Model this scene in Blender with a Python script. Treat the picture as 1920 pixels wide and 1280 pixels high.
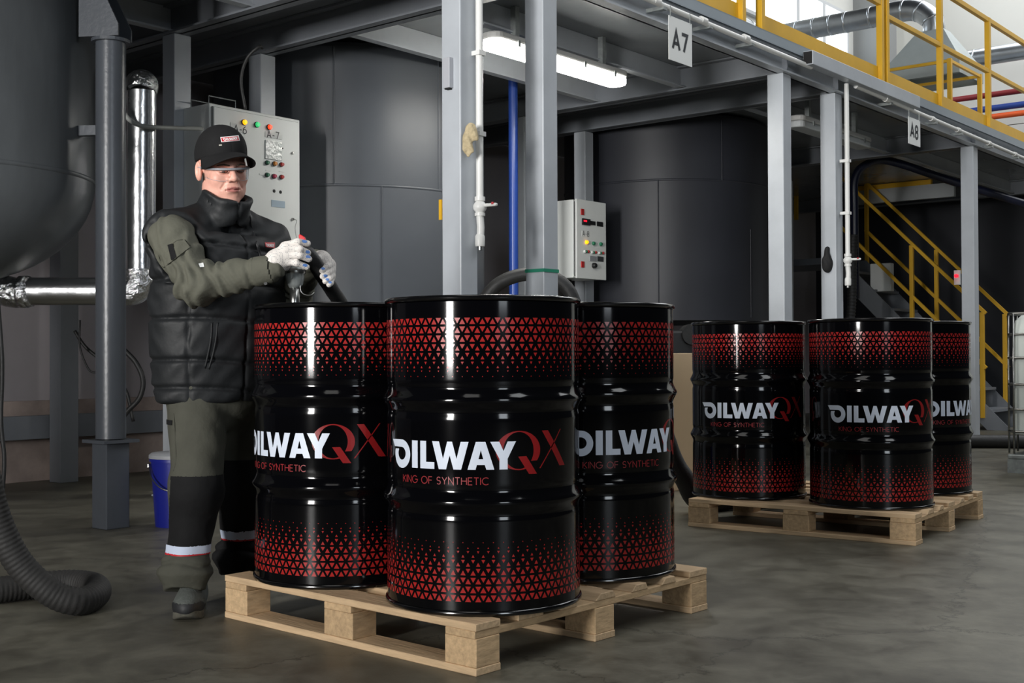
import bpy, bmesh, math, random
import numpy as np
from mathutils import Vector, Matrix
from mathutils.geometry import tessellate_polygon
from mathutils.bvhtree import BVHTree

random.seed(7); np.random.seed(7)
for o in list(bpy.data.objects): bpy.data.objects.remove(o)
scene = bpy.context.scene
COL = scene.collection
PI = math.pi

# ------------------------------------------------------------------ camera
F_PX, PITCH, ROLL, CAM_H = 2268.1, 0.0123, -0.0041, 0.8562
cd = bpy.data.cameras.new('camera'); cam = bpy.data.objects.new('camera', cd); COL.objects.link(cam)
cd.sensor_fit = 'HORIZONTAL'; cd.sensor_width = 36.0; cd.lens = 36.0 * F_PX / 1920.0
cd.clip_start = 0.05; cd.clip_end = 200
cam.matrix_world = Matrix.Translation((0, 0, CAM_H)) @ Matrix.Rotation(PI / 2 + PITCH, 4, 'X') @ Matrix.Rotation(ROLL, 4, 'Z')
scene.camera = cam

# ------------------------------------------------------------------ world, lights, exposure
w = bpy.data.worlds.new('hall_ambience'); scene.world = w; w.use_nodes = True
bg = w.node_tree.nodes['Background']; bg.inputs[0].default_value = (0.80, 0.88, 1.0, 1); bg.inputs[1].default_value = 0.022
vs = scene.view_settings; vs.view_transform = 'Standard'; vs.look = 'None'; vs.gamma = 1.0; vs.use_curve_mapping = False
vs.exposure = 0.0

def area(name, loc, target, sx, sy, power, col=(1, 1, 1)):
    l = bpy.data.lights.new(name, 'AREA'); l.shape = 'RECTANGLE'; l.size = sx; l.size_y = sy; l.energy = power; l.color = col
    o = bpy.data.objects.new(name, l); COL.objects.link(o); o.location = loc
    o.rotation_euler = (Vector(target) - Vector(loc)).to_track_quat('-Z', 'Y').to_euler()
    return o
key = area('softbox_light', (-4.9, -2.8, 2.15), (-0.3, 5.6, 2.75), 1.0, 2.7, 118, (1.0, 0.985, 0.96)); key.data.spread = math.radians(60)
area('window_daylight', (4.9, -7.2, 3.4), (0.8, 6.0, 1.4), 2.0, 3.8, 230, (0.86, 0.93, 1.0))
area('hall_roof_light', (4.6, 3.2, 7.6), (4.6, 3.4, 0.0), 2.0, 8.0, 260, (0.95, 0.98, 1.0))
area('hall_roof_light.001', (9.5, 14.0, 8.6), (9.5, 14.0, 0.0), 8.0, 10.0, 900, (0.96, 0.98, 1.0))
area('hall_roof_light.002', (-1.5, 0.6, 7.6), (-1.5, 1.0, 0.0), 2.0, 5.0, 60, (1.0, 0.98, 0.95))

# ------------------------------------------------------------------ frames of the place
TH = 0.689
O0 = np.array([-0.2478, 5.9052]); UD = np.array([math.sin(TH), math.cos(TH)]); WD = np.array([-math.cos(TH), math.sin(TH)])
CC = np.array([0, 0, CAM_H])
def uv(u, v, z=0.0):
    q = O0 + UD * u + WD * v
    return np.array([q[0], q[1], z])
def ray(x, y):
    xr = (x - 960) / F_PX; ur = (640 - y) / F_PX
    X = xr * math.cos(ROLL) - ur * math.sin(ROLL); u = xr * math.sin(ROLL) + ur * math.cos(ROLL)
    return np.array([X, math.cos(PITCH) - u * math.sin(PITCH), math.sin(PITCH) + u * math.cos(PITCH)])
def atd(x, y, d): r = ray(x, y); return CC + r * (d / r[1])
def atz(x, y, z): r = ray(x, y); return CC + r * ((z - CAM_H) / r[2])
def atv(x, y, v): r = ray(x, y); return CC + r * (((O0 + WD * v) @ WD) / (r[:2] @ WD))
def atu(x, y, u): r = ray(x, y); return CC + r * (((O0 + UD * u) @ UD) / (r[:2] @ UD))
def touv(P): d = np.asarray(P)[:2] - O0; return np.array([d @ UD, d @ WD, P[2]])

# ------------------------------------------------------------------ materials
def lin(c):
    out = []
    for v in c[:3]:
        v /= 255.0
        out.append(v / 12.92 if v <= 0.04045 else ((v + 0.055) / 1.055) ** 2.4)
    return (*out, 1.0)
MATS = {}
def mat(name, rgb, rough=0.5, metal=0.0, var=0.0, vscale=4.0, bump=0.0, bscale=30.0, spec=0.5, coat=0.0, emit=0.0, rvar=0.0, sheen=0.0, stretch=None, rand=0.0, bdist=0.01):
    if name in MATS: return MATS[name]
    m = bpy.data.materials.new(name); m.use_nodes = True; nt = m.node_tree; b = nt.nodes['Principled BSDF']
    c = lin(rgb)
    b.inputs['Base Color'].default_value = c; b.inputs['Roughness'].default_value = rough; b.inputs['Metallic'].default_value = metal
    b.inputs['Specular IOR Level'].default_value = spec; b.inputs['Coat Weight'].default_value = coat; b.inputs['Coat Roughness'].default_value = 0.05
    if sheen: b.inputs['Sheen Weight'].default_value = sheen
    if emit:
        b.inputs['Emission Color'].default_value = c; b.inputs['Emission Strength'].default_value = emit
    tc = None
    def coord():
        nonlocal tc
        if tc is None:
            t = nt.nodes.new('ShaderNodeTexCoord'); mp = nt.nodes.new('ShaderNodeMapping'); nt.links.new(t.outputs['Object'], mp.inputs[0])
            if stretch: mp.inputs['Scale'].default_value = stretch
            if rand:
                oi = nt.nodes.new('ShaderNodeObjectInfo'); ml = nt.nodes.new('ShaderNodeMath'); ml.operation = 'MULTIPLY'; ml.inputs[1].default_value = 37.0
                nt.links.new(oi.outputs['Random'], ml.inputs[0]); nt.links.new(ml.outputs[0], mp.inputs['Location'])
            tc = mp
        return tc.outputs[0]
    if var or rvar:
        n = nt.nodes.new('ShaderNodeTexNoise'); n.inputs['Scale'].default_value = vscale; n.inputs['Detail'].default_value = 7; n.inputs['Roughness'].default_value = 0.62
        nt.links.new(coord(), n.inputs['Vector'])
        if var:
            r = nt.nodes.new('ShaderNodeValToRGB'); r.color_ramp.elements[0].position = 0.3; r.color_ramp.elements[1].position = 0.72
            r.color_ramp.elements[0].color = (*[x * (1 - var) for x in c[:3]], 1); r.color_ramp.elements[1].color = (*[min(1, x * (1 + var)) for x in c[:3]], 1)
            nt.links.new(n.outputs['Fac'], r.inputs[0]); last = r.outputs[0]
            if rand:
                oi = nt.nodes.new('ShaderNodeObjectInfo'); mr = nt.nodes.new('ShaderNodeMapRange'); mr.inputs[3].default_value = 1 - rand; mr.inputs[4].default_value = 1 + rand * 0.5
                hs = nt.nodes.new('ShaderNodeHueSaturation'); nt.links.new(oi.outputs['Random'], mr.inputs[0]); nt.links.new(mr.outputs[0], hs.inputs['Value']); nt.links.new(last, hs.inputs['Color']); last = hs.outputs[0]
            nt.links.new(last, b.inputs['Base Color'])
        if rvar:
            mr = nt.nodes.new('ShaderNodeMapRange'); mr.inputs[3].default_value = max(0.02, rough - rvar); mr.inputs[4].default_value = min(1, rough + rvar)
            nt.links.new(n.outputs['Fac'], mr.inputs[0]); nt.links.new(mr.outputs[0], b.inputs['Roughness'])
    if bump:
        n2 = nt.nodes.new('ShaderNodeTexNoise'); n2.inputs['Scale'].default_value = bscale; n2.inputs['Detail'].default_value = 5
        nt.links.new(coord(), n2.inputs['Vector'])
        bp = nt.nodes.new('ShaderNodeBump'); bp.inputs['Strength'].default_value = bump; bp.inputs['Distance'].default_value = bdist
        nt.links.new(n2.outputs['Fac'], bp.inputs['Height']); nt.links.new(bp.outputs[0], b.inputs['Normal'])
    MATS[name] = m
    return m

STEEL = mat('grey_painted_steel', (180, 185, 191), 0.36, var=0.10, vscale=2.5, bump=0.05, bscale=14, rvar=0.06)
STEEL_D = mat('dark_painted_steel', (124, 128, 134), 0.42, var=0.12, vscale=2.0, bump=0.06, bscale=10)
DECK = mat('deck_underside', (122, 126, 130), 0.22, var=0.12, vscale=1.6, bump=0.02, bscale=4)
TANK = mat('dark_grey_tank_paint', (74, 78, 84), 0.40, var=0.10, vscale=1.2, bump=0.12, bscale=3.0, bdist=0.03)
TANK_L = mat('stained_vessel_paint', (96, 100, 103), 0.42, var=0.22, vscale=2.2, bump=0.18, bscale=4.0, rvar=0.12, stretch=(1, 1, 0.35), bdist=0.03)
STAIN = mat('yellow_stain', (142, 132, 84), 0.6, var=0.3, vscale=20)
LEGP = mat('dark_leg_paint', (72, 76, 82), 0.33, var=0.10, vscale=3, bump=0.1, bscale=40)
YEL = mat('yellow_paint', (222, 172, 40), 0.42, var=0.08, vscale=3)
WHITEP = mat('white_pvc', (225, 225, 222), 0.35)
CABM = mat('cabinet_grey', (224, 227, 225), 0.42, bump=0.04, bscale=160, var=0.03, vscale=3)
GAP = mat('black_gap', (10, 10, 11), 0.7)
RUB = mat('black_rubber', (36, 36, 36), 0.55, var=0.25, vscale=12, bump=0.2, bscale=60)
RUBG = mat('grey_rubber', (38, 37, 36), 0.7, var=0.25, vscale=9, bump=0.2, bscale=60)
GALV = mat('galvanised_sheet', (190, 195, 200), 0.30, metal=1.0, var=0.12, vscale=6)
GALVB = mat('galvanised_hood', (170, 178, 178), 0.5, metal=0.35, var=0.06, vscale=4)
METAL = mat('worn_metal', (160, 160, 158), 0.28, metal=1.0, var=0.2, vscale=30, bump=0.08, bscale=80)
METALD = mat('dull_metal', (150, 155, 154), 0.36, metal=0.35, var=0.2, vscale=30)
FOIL = mat('aluminium_foil', (225, 226, 228), 0.24, metal=1.0, bump=0.35, bscale=11, bdist=0.012, rvar=0.08, vscale=7)
FOILC = mat('crumpled_foil', (228, 229, 230), 0.14, metal=1.0, bump=1.0, bscale=38, bdist=0.02)
WALLM = mat('plastered_wall', (178, 172, 175), 0.8, var=0.10, vscale=1.2, bump=0.05, bscale=20)
WALLU = mat('white_wall_panel', (214, 214, 208), 0.7, var=0.03, vscale=0.5)
BLUEP = mat('blue_pipe_paint', (38, 66, 140), 0.32, var=0.12, vscale=6)
NAVY = mat('navy_pipe', (15, 20, 40), 0.35)
BLACKG = mat('black_gloss_paint', (5, 5, 7), 0.085, spec=0.36)
RIMB = mat('black_rim_paint', (9, 9, 10), 0.16, coat=0.3)
REDP = mat('red_print', (160, 36, 34), 0.25, coat=0.1)
REDD = mat('dark_red_print', (134, 26, 28), 0.25, coat=0.1)
WHITE_PRINT = mat('white_print', (214, 222, 236), 0.4)
WOOD = mat('pallet_pine', (205, 176, 140), 0.72, var=0.20, vscale=5.0, bump=0.25, bscale=8, stretch=(1.2, 14, 14), rand=0.16, spec=0.25)
WOODB = mat('pallet_block_pine', (199, 169, 131), 0.75, var=0.22, vscale=6.0, bump=0.25, bscale=10, stretch=(10, 3, 10), rand=0.20, spec=0.25)
BARK = mat('bark_edge', (120, 92, 66), 0.9, var=0.3, vscale=40, bump=0.4, bscale=60)
CARD = mat('beige_board', (196, 172, 140), 0.8, var=0.05, vscale=4)
PAPER = mat('white_paper', (226, 228, 226), 0.6)
INK = mat('black_ink', (38, 42, 48), 0.6)
DARK = mat('near_black_metal', (24, 25, 27), 0.5)
BUCK = mat('blue_bucket_plastic', (26, 34, 128), 0.35)
SKIN = mat('skin', (224, 168, 150), 0.48, var=0.10, vscale=38, bump=0.10, bscale=170, bdist=0.003)
LIP = mat('lips', (176, 112, 104), 0.45)
HAIR = mat('short_grey_brown_hair', (92, 78, 66), 0.8, var=0.3, vscale=90)
VEST = mat('black_padded_nylon', (25, 27, 29), 0.6, var=0.10, vscale=9, bump=0.5, bscale=22, bdist=0.005, spec=0.35)
OLIVE = mat('olive_grey_cloth', (90, 90, 80), 0.85, var=0.10, vscale=14, bump=0.55, bscale=20, spec=0.2, bdist=0.012)
OLIVED = mat('olive_grey_trouser_cloth', (72, 72, 64), 0.85, var=0.12, vscale=12, bump=0.55, bscale=15, spec=0.2, bdist=0.012)
BLKC = mat('black_cloth', (24, 24, 25), 0.85, var=0.15, vscale=12, bump=0.4, bscale=20, spec=0.2)
CAPM = mat('black_cap_cotton', (24, 24, 25), 0.85, var=0.12, vscale=60, bump=0.25, bscale=300, bdist=0.002, spec=0.25)
REFL = mat('reflective_tape', (196, 206, 226), 0.45)
REDL = mat('red_label', (186, 30, 40), 0.5)
SHOE = mat('grey_suede', (84, 88, 84), 0.85, var=0.2, vscale=40, bump=0.3, bscale=120)
SHOEB = mat('black_shoe_rubber', (34, 35, 37), 0.6)
SOLE = mat('worn_sole', (82, 80, 71), 0.85, var=0.3, vscale=60)
RAG = mat('soiled_rag', (190, 174, 140), 0.9, var=0.25, vscale=26, bump=0.9, bscale=45)
IBCW = mat('white_ibc_plastic', (222, 228, 222), 0.45)

def glove_mat():
    m = bpy.data.materials.new('dotted_knit_glove'); m.use_nodes = True; nt = m.node_tree; b = nt.nodes['Principled BSDF']; b.inputs['Roughness'].default_value = 0.9
    t = nt.nodes.new('ShaderNodeTexCoord'); v = nt.nodes.new('ShaderNodeTexVoronoi'); v.inputs['Scale'].default_value = 215; v.inputs['Randomness'].default_value = 0.12
    r = nt.nodes.new('ShaderNodeValToRGB'); r.color_ramp.interpolation = 'LINEAR'
    r.color_ramp.elements[0].position = 0.20; r.color_ramp.elements[0].color = lin((70, 74, 90)); r.color_ramp.elements[1].position = 0.29; r.color_ramp.elements[1].color = lin((224, 218, 212))
    n = nt.nodes.new('ShaderNodeTexNoise'); n.inputs['Scale'].default_value = 420; bp = nt.nodes.new('ShaderNodeBump'); bp.inputs['Strength'].default_value = 0.4; bp.inputs['Distance'].default_value = 0.002
    nt.links.new(t.outputs['Object'], v.inputs['Vector']); nt.links.new(v.outputs['Distance'], r.inputs[0]); nt.links.new(r.outputs[0], b.inputs['Base Color'])
    nt.links.new(t.outputs['Object'], n.inputs['Vector']); nt.links.new(n.outputs['Fac'], bp.inputs['Height']); nt.links.new(bp.outputs[0], b.inputs['Normal'])
    return m
GLOVE = glove_mat()
GLOVEK = mat('knit_cuff', (214, 208, 200), 0.9, bump=0.5, bscale=260, bdist=0.003)
BLUEPRT = mat('blue_glove_print', (92, 136, 205), 0.6)

def lens_mat():
    m = bpy.data.materials.new('clear_lens'); m.use_nodes = True; nt = m.node_tree; nt.nodes.remove(nt.nodes['Principled BSDF'])
    tr = nt.nodes.new('ShaderNodeBsdfTransparent'); tr.inputs[0].default_value = (0.95, 0.95, 0.95, 1); gl = nt.nodes.new('ShaderNodeBsdfGlossy'); gl.inputs['Roughness'].default_value = 0.03
    lw = nt.nodes.new('ShaderNodeLayerWeight'); lw.inputs[0].default_value = 0.10; mx = nt.nodes.new('ShaderNodeMixShader')
    nt.links.new(lw.outputs['Fresnel'], mx.inputs[0]); nt.links.new(tr.outputs[0], mx.inputs[1]); nt.links.new(gl.outputs[0], mx.inputs[2]); nt.links.new(mx.outputs[0], nt.nodes['Material Output'].inputs[0])
    return m
LENS = lens_mat()

def floor_mat():
    m = bpy.data.materials.new('worn_concrete'); m.use_nodes = True; nt = m.node_tree; b = nt.nodes['Principled BSDF']; N = nt.nodes.new; L = nt.links.new
    t = N('ShaderNodeTexCoord')
    def noise(sc, det, rg=0.6, dist=0.0):
        n = N('ShaderNodeTexNoise'); n.inputs['Scale'].default_value = sc; n.inputs['Detail'].default_value = det; n.inputs['Roughness'].default_value = rg; n.inputs['Distortion'].default_value = dist
        L(t.outputs['Object'], n.inputs['Vector']); return n
    n1 = noise(0.9, 8, 0.62, 0.6); n2 = noise(5.5, 9, 0.7, 0.4); n3 = noise(60, 4)
    r = N('ShaderNodeValToRGB'); e = r.color_ramp.elements
    e[0].position = 0.30; e[0].color = lin((74, 71, 61)); e[1].position = 0.72; e[1].color = lin((128, 125, 112))
    L(n1.outputs['Fac'], r.inputs[0])
    r2 = N('ShaderNodeValToRGB'); r2.color_ramp.elements[0].position = 0.34; r2.color_ramp.elements[0].color = (0.52, 0.51, 0.49, 1); r2.color_ramp.elements[1].position = 0.62; r2.color_ramp.elements[1].color = (1.06, 1.06, 1.06, 1)
    L(n2.outputs['Fac'], r2.inputs[0])
    mx = N('ShaderNodeMix'); mx.data_type = 'RGBA'; mx.blend_type = 'MULTIPLY'; mx.inputs[0].default_value = 1.0
    L(r.outputs[0], mx.inputs[6]); L(r2.outputs[0], mx.inputs[7])
    # fine cracks: thin distorted cell borders
    mp = N('ShaderNodeMapping'); mp.inputs['Rotation'].default_value = (0, 0, 0.4); L(t.outputs['Object'], mp.inputs[0])
    ad = N('ShaderNodeVectorMath'); ad.operation = 'ADD'; sc = N('ShaderNodeVectorMath'); sc.operation = 'SCALE'; sc.inputs['Scale'].default_value = 0.35
    L(n2.outputs['Color'], sc.inputs[0]); L(mp.outputs[0], ad.inputs[0]); L(sc.outputs[0], ad.inputs[1])
    vo = N('ShaderNodeTexVoronoi'); vo.feature = 'DISTANCE_TO_EDGE'; vo.inputs['Scale'].default_value = 0.42; L(ad.outputs[0], vo.inputs['Vector'])
    cr = N('ShaderNodeValToRGB'); cr.color_ramp.elements[0].position = 0.0; cr.color_ramp.elements[0].color = (0.45, 0.45, 0.45, 1); cr.color_ramp.elements[1].position = 0.0035; cr.color_ramp.elements[1].color = (1, 1, 1, 1)
    L(vo.outputs['Distance'], cr.inputs[0])
    mx2 = N('ShaderNodeMix'); mx2.data_type = 'RGBA'; mx2.blend_type = 'MULTIPLY'; mx2.inputs[0].default_value = 1.0
    L(mx.outputs[2], mx2.inputs[6]); L(cr.outputs[0], mx2.inputs[7]); L(mx2.outputs[2], b.inputs['Base Color'])
    mr = N('ShaderNodeMapRange'); mr.inputs[3].default_value = 0.30; mr.inputs[4].default_value = 0.62; L(n2.outputs['Fac'], mr.inputs[0]); L(mr.outputs[0], b.inputs['Roughness'])
    bp = N('ShaderNodeBump'); bp.inputs['Strength'].default_value = 0.12; bp.inputs['Distance'].default_value = 0.004; L(n3.outputs['Fac'], bp.inputs['Height']); L(bp.outputs[0], b.inputs['Normal'])
    b.inputs['Specular IOR Level'].default_value = 0.35
    return m
FLOOR = floor_mat()
def lit(name, rgb, strength): return mat(name, rgb, 0.4, emit=strength)
LAMPON = lit('lit_diffuser', (255, 253, 244), 20.0)
SKYGLASS = lit('bright_window_glass', (235, 245, 252), 4.0)
LED_Y = lit('lit_amber_lamp', (255, 170, 10), 1.6); LED_G = lit('lit_green_lamp', (60, 220, 130), 0.6); LED_R = lit('lit_red_lamp', (255, 70, 30), 1.2)
LED_RED = lit('red_display', (255, 20, 40), 2.5)

# ------------------------------------------------------------------ mesh helpers
def wloc(o):
    v = Vector((0, 0, 0))
    while o is not None:
        v += o.location; o = o.parent
    return v
class MB:
    def __init__(s): s.v = []; s.f = []
    def add(s, vs, fs):
        n = len(s.v); s.v += [tuple(map(float, p)) for p in vs]; s.f += [tuple(n + i for i in f) for f in fs]; return s
    def box(s, lo, hi, R=None, org=(0, 0, 0)):
        x0, y0, z0 = lo; x1, y1, z1 = hi
        P = [(x0, y0, z0), (x1, y0, z0), (x1, y1, z0), (x0, y1, z0), (x0, y0, z1), (x1, y0, z1), (x1, y1, z1), (x0, y1, z1)]
        if R is not None: P = [tuple(R @ Vector(p) + Vector(org)) for p in P]
        return s.add(P, [(3, 2, 1, 0), (4, 5, 6, 7), (0, 1, 5, 4), (1, 2, 6, 5), (2, 3, 7, 6), (3, 0, 4, 7)])
    def buv(s, u0, u1, v0, v1, z0, z1):
        P = [uv(a, b, z) for z in (z0, z1) for a, b in ((u0, v0), (u1, v0), (u1, v1), (u0, v1))]
        return s.add(P, [(0, 1, 2, 3), (7, 6, 5, 4), (0, 4, 5, 1), (1, 5, 6, 2), (2, 6, 7, 3), (3, 7, 4, 0)])
    def bar(s, a, b, w, h, up=(0, 0, 1)):
        a = Vector(a); b = Vector(b); d = (b - a).normalized(); upv = Vector(up)
        if abs(d.dot(upv)) > 0.98: upv = Vector((UD[0], UD[1], 0))
        sd = d.cross(upv).normalized(); u2 = sd.cross(d)
        P = [p + sd * (x * w / 2) + u2 * (y * h / 2) for p in (a, b) for x, y in ((-1, -1), (1, -1), (1, 1), (-1, 1))]
        return s.add(P, [(3, 2, 1, 0), (4, 5, 6, 7), (0, 1, 5, 4), (1, 2, 6, 5), (2, 3, 7, 6), (3, 0, 4, 7)])
    def tube(s, pts, r, seg=16, caps=True):
        pts = [Vector(p) for p in pts]; n = len(pts); rs = [r] * n if not hasattr(r, '__len__') else list(r)
        tang = [(pts[min(i + 1, n - 1)] - pts[max(i - 1, 0)]).normalized() for i in range(n)]
        up = Vector((0, 0, 1)) if abs(tang[0].z) < 0.9 else Vector((1, 0, 0))
        sd = tang[0].cross(up).normalized(); V = []; Fs = []
        for i in range(n):
            sd = (sd - tang[i] * sd.dot(tang[i])).normalized(); u2 = tang[i].cross(sd)
            for k in range(seg):
                a = 2 * PI * k / seg; V.append(pts[i] + (sd * math.cos(a) + u2 * math.sin(a)) * rs[i])
        for i in range(n - 1):
            for k in range(seg):
                k2 = (k + 1) % seg; Fs.append((i * seg + k, (i + 1) * seg + k, (i + 1) * seg + k2, i * seg + k2))
        if caps: Fs += [tuple(range(seg)), tuple(range((n - 1) * seg + seg - 1, (n - 1) * seg - 1, -1))]
        return s.add(V, Fs)
    def lathe(s, prof, seg=48, c=(0, 0, 0), caps=True):
        V = []; Fs = []
        for r, z in prof:
            for k in range(seg):
                a = 2 * PI * k / seg; V.append((c[0] + r * math.cos(a), c[1] + r * math.sin(a), c[2] + z))
        for i in range(len(prof) - 1):
            for k in range(seg):
                k2 = (k + 1) % seg; Fs.append((i * seg + k, i * seg + k2, (i + 1) * seg + k2, (i + 1) * seg + k))
        if caps: Fs += [tuple(range(seg - 1, -1, -1)), tuple((len(prof) - 1) * seg + k for k in range(seg))]
        return s.add(V, Fs)
    def prism(s, poly, d):                      # planar polygon (3-d points) extruded by vector d
        n = len(poly); d = Vector(d); P = [Vector(p) for p in poly]
        return s.add(P + [p + d for p in P], [tuple(range(n - 1, -1, -1)), tuple(range(n, 2 * n))] + [(i, (i + 1) % n, n + (i + 1) % n, n + i) for i in range(n)])
    def build(s, name, m, parent=None, smooth=False, bevel=0.0, at=None, auto=None):
        me = bpy.data.meshes.new(name)
        o = bpy.data.objects.new(name, me); COL.objects.link(o)
        if parent is not None: o.parent = parent; w0 = wloc(parent)
        else: w0 = Vector(at) if at is not None else Vector((0, 0, 0)); o.location = w0
        me.from_pydata([(x - w0[0], y - w0[1], z - w0[2]) for x, y, z in s.v], [], s.f); me.update()
        me.materials.append(m)
        if smooth or auto is not None:
            me.polygons.foreach_set('use_smooth', [True] * len(me.polygons))
            if auto is not None: me.set_sharp_from_angle(angle=math.radians(auto))
        if bevel:
            b = o.modifiers.new('bevel', 'BEVEL'); b.width = bevel; b.segments = 2; b.limit_method = 'ANGLE'
        return o
def tag(o, label, cat, group=None, kind=None):
    if label: o['label'] = label
    if cat: o['category'] = cat
    if group: o['group'] = group
    if kind: o['kind'] = kind
    return o
def thing(name, label, cat, loc=(0, 0, 0), group=None, rz=0.0):
    o = bpy.data.objects.new(name, None); COL.objects.link(o); o.location = [float(x) for x in loc]; o.rotation_euler = (0, 0, rz); o.empty_display_size = 0.1
    return tag(o, label, cat, group)
def struct(o): o['kind'] = 'structure'; return o
def crom(pts, n=8):                              # smooth curve through points
    P = [Vector(p) for p in pts]; P = [P[0] * 2 - P[1]] + P + [P[-1] * 2 - P[-2]]; out = []
    for i in range(1, len(P) - 2):
        for k in range(n):
            t = k / n; a, b, c, d = P[i - 1], P[i], P[i + 1], P[i + 2]
            out.append(0.5 * ((2 * b) + (c - a) * t + (2 * a - 5 * b + 4 * c - d) * t * t + (3 * b - a - 3 * c + d) * t ** 3))
    out.append(P[-2]); return out

# ------------------------------------------------------------------ lettering
def arc(cx, cy, rx, ry, a0, a1, n=20): return [(cx + rx * math.cos(math.radians(a0 + (a1 - a0) * i / n)), cy + ry * math.sin(math.radians(a0 + (a1 - a0) * i / n))) for i in range(n + 1)]
H1 = 0.077
def S(p): return [(x, y * H1) for x, y in p]
GL_WHITE = [  # (outer, hole or None) of the bold word, u in metres from its left end
    (S([(0, 0.985), (0.054, 1.0)] + arc(0.0562, 0.475, 0.039, 0.525, 88, -198, 40) + [(0.0400, 0.655)] + arc(0.0558, 0.49, 0.0187, 0.235, 150, 450, 34) + [(0.0125, 0.725)]), None),
    (S([(0.103, 0), (0.103, 1), (0.1254, 1), (0.1254, 0)]), None),
    (S([(0.1351, 0), (0.1351, 1), (0.156, 1), (0.156, 0.245), (0.1831, 0.245), (0.1831, 0)]), None),
    (S([(0.1761, 1), (0.198, 1), (0.2102, 0.38), (0.2229, 1), (0.2373, 1), (0.25, 0.38), (0.262, 1), (0.2842, 1), (0.2631, 0), (0.241, 0), (0.2301, 0.51), (0.2193, 0), (0.1972, 0)]), None),
    (S([(0.281, 0), (0.3042, 1), (0.3306, 1), (0.355, 0), (0.333, 0), (0.3285, 0.17), (0.307, 0.17), (0.303, 0)]), S([(0.3115, 0.38), (0.3245, 0.38), (0.3178, 0.70)])),
    (S([(0.3437, 1), (0.369, 1), (0.3807, 0.66), (0.3925, 1), (0.4164, 1), (0.3922, 0.38), (0.3922, 0), (0.3692, 0), (0.3692, 0.38)]), None)]
GL_QX = [
    (S(arc(0.426, 0.665, 0.067, 0.705, -33, 292, 70) + arc(0.4255, 0.665, 0.0455, 0.665, 292, -36, 70)), None),
    (S([(0.4231, 0.445), (0.4481, 0.45), (0.4817, -0.2), (0.4559, -0.195)]), None),
    (S([(0.4994, 1.35), (0.522, 1.35), (0.5942, 0.02), (0.5687, 0.027)]), None),
    (S([(0.5712, 1.37), (0.5755, 1.37), (0.494, -0.01), (0.4897, -0.01)]), None)]
def circ_pts(cx, cy, r, a0, a1, n=18): return arc(cx, cy, r, r, a0, a1, n)
STROKES = {
    'K': (0.62, [[(0, 0), (0, 1)], [(0.6, 1), (0.02, 0.4)], [(0.2, 0.58), (0.62, 0)]]), 'I': (0.0, [[(0, 0), (0, 1)]]),
    'N': (0.7, [[(0, 0), (0, 1), (0.7, 0), (0.7, 1)]]), 'G': (0.95, [circ_pts(0.5, 0.5, 0.5, 45, 360) + [(0.56, 0.5)]]),
    'O': (1.0, [circ_pts(0.5, 0.5, 0.5, 0, 360, 26)]), 'F': (0.52, [[(0, 0), (0, 1), (0.55, 1)], [(0, 0.52), (0.5, 0.52)]]),
    'S': (0.58, [circ_pts(0.3, 0.74, 0.26, 30, 250, 12) + circ_pts(0.3, 0.26, 0.26, 80, -150, 14)]), 'Y': (0.72, [[(0, 1), (0.36, 0.48), (0.72, 1)], [(0.36, 0.48), (0.36, 0)]]),
    'T': (0.66, [[(0, 1), (0.66, 1)], [(0.33, 1), (0.33, 0)]]), 'H': (0.7, [[(0, 0), (0, 1)], [(0.7, 0), (0.7, 1)], [(0, 0.52), (0.7, 0.52)]]),
    'E': (0.54, [[(0.54, 0), (0, 0), (0, 1), (0.54, 1)], [(0, 0.52), (0.5, 0.52)]]), 'C': (0.88, [circ_pts(0.5, 0.5, 0.5, 48, 312)]),
    'A': (0.74, [[(0, 0), (0.37, 1), (0.74, 0)], [(0.13, 0.33), (0.61, 0.33)]]), '7': (0.58, [[(0, 1), (0.58, 1), (0.2, 0)]]),
    '8': (0.56, [circ_pts(0.28, 0.74, 0.25, 0, 360), circ_pts(0.28, 0.26, 0.27, 0, 360)]), '6': (0.58, [circ_pts(0.29, 0.29, 0.29, 0, 360), [(0.02, 0.36), (0.12, 0.7), (0.42, 1.0)]]),
    '-': (0.34, [[(0, 0.42), (0.34, 0.42)]]), ' ': (0.3, [])}
def ribbon(pl, t):
    """quads of constant thickness t along a 2-d polyline"""
    P = [Vector(p) for p in pl]; closed = (P[0] - P[-1]).length < 1e-6; out = []; n = len(P)
    L, Rr = [], []
    for i in range(n):
        a = P[i - 1] if i > 0 else (P[-2] if closed else None); b = P[i + 1] if i < n - 1 else (P[1] if closed else None)
        d1 = (P[i] - a).normalized() if a is not None else None; d2 = (b - P[i]).normalized() if b is not None else None
        if d1 is None: d1 = d2
        if d2 is None: d2 = d1
        nn = Vector((-d1.y - d2.y, d1.x + d2.x))
        if nn.length < 1e-6: nn = Vector((-d1.y, d1.x))
        nn.normalize(); c = max(0.35, nn.dot(Vector((-d1.y, d1.x)))); off = nn * (t / 2 / c)
        L.append(P[i] + off); Rr.append(P[i] - off)
    return [([tuple(L[i]), tuple(Rr[i]), tuple(Rr[i + 1]), tuple(L[i + 1])], None) for i in range(n - 1)]
def stroke_text(txt, x0, y0, h, t, width=None, gap=0.24):
    tot = sum(STROKES[c][0] + gap for c in txt) - gap; sx = h if width is None else width / tot
    out = []; x = 0.0
    for c in txt:
        wd, sts = STROKES[c]
        for pl in sts: out += ribbon([(x0 + (x + px) * sx, y0 + py * h) for px, py in pl], t)
        x += wd + gap
    return out
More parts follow.
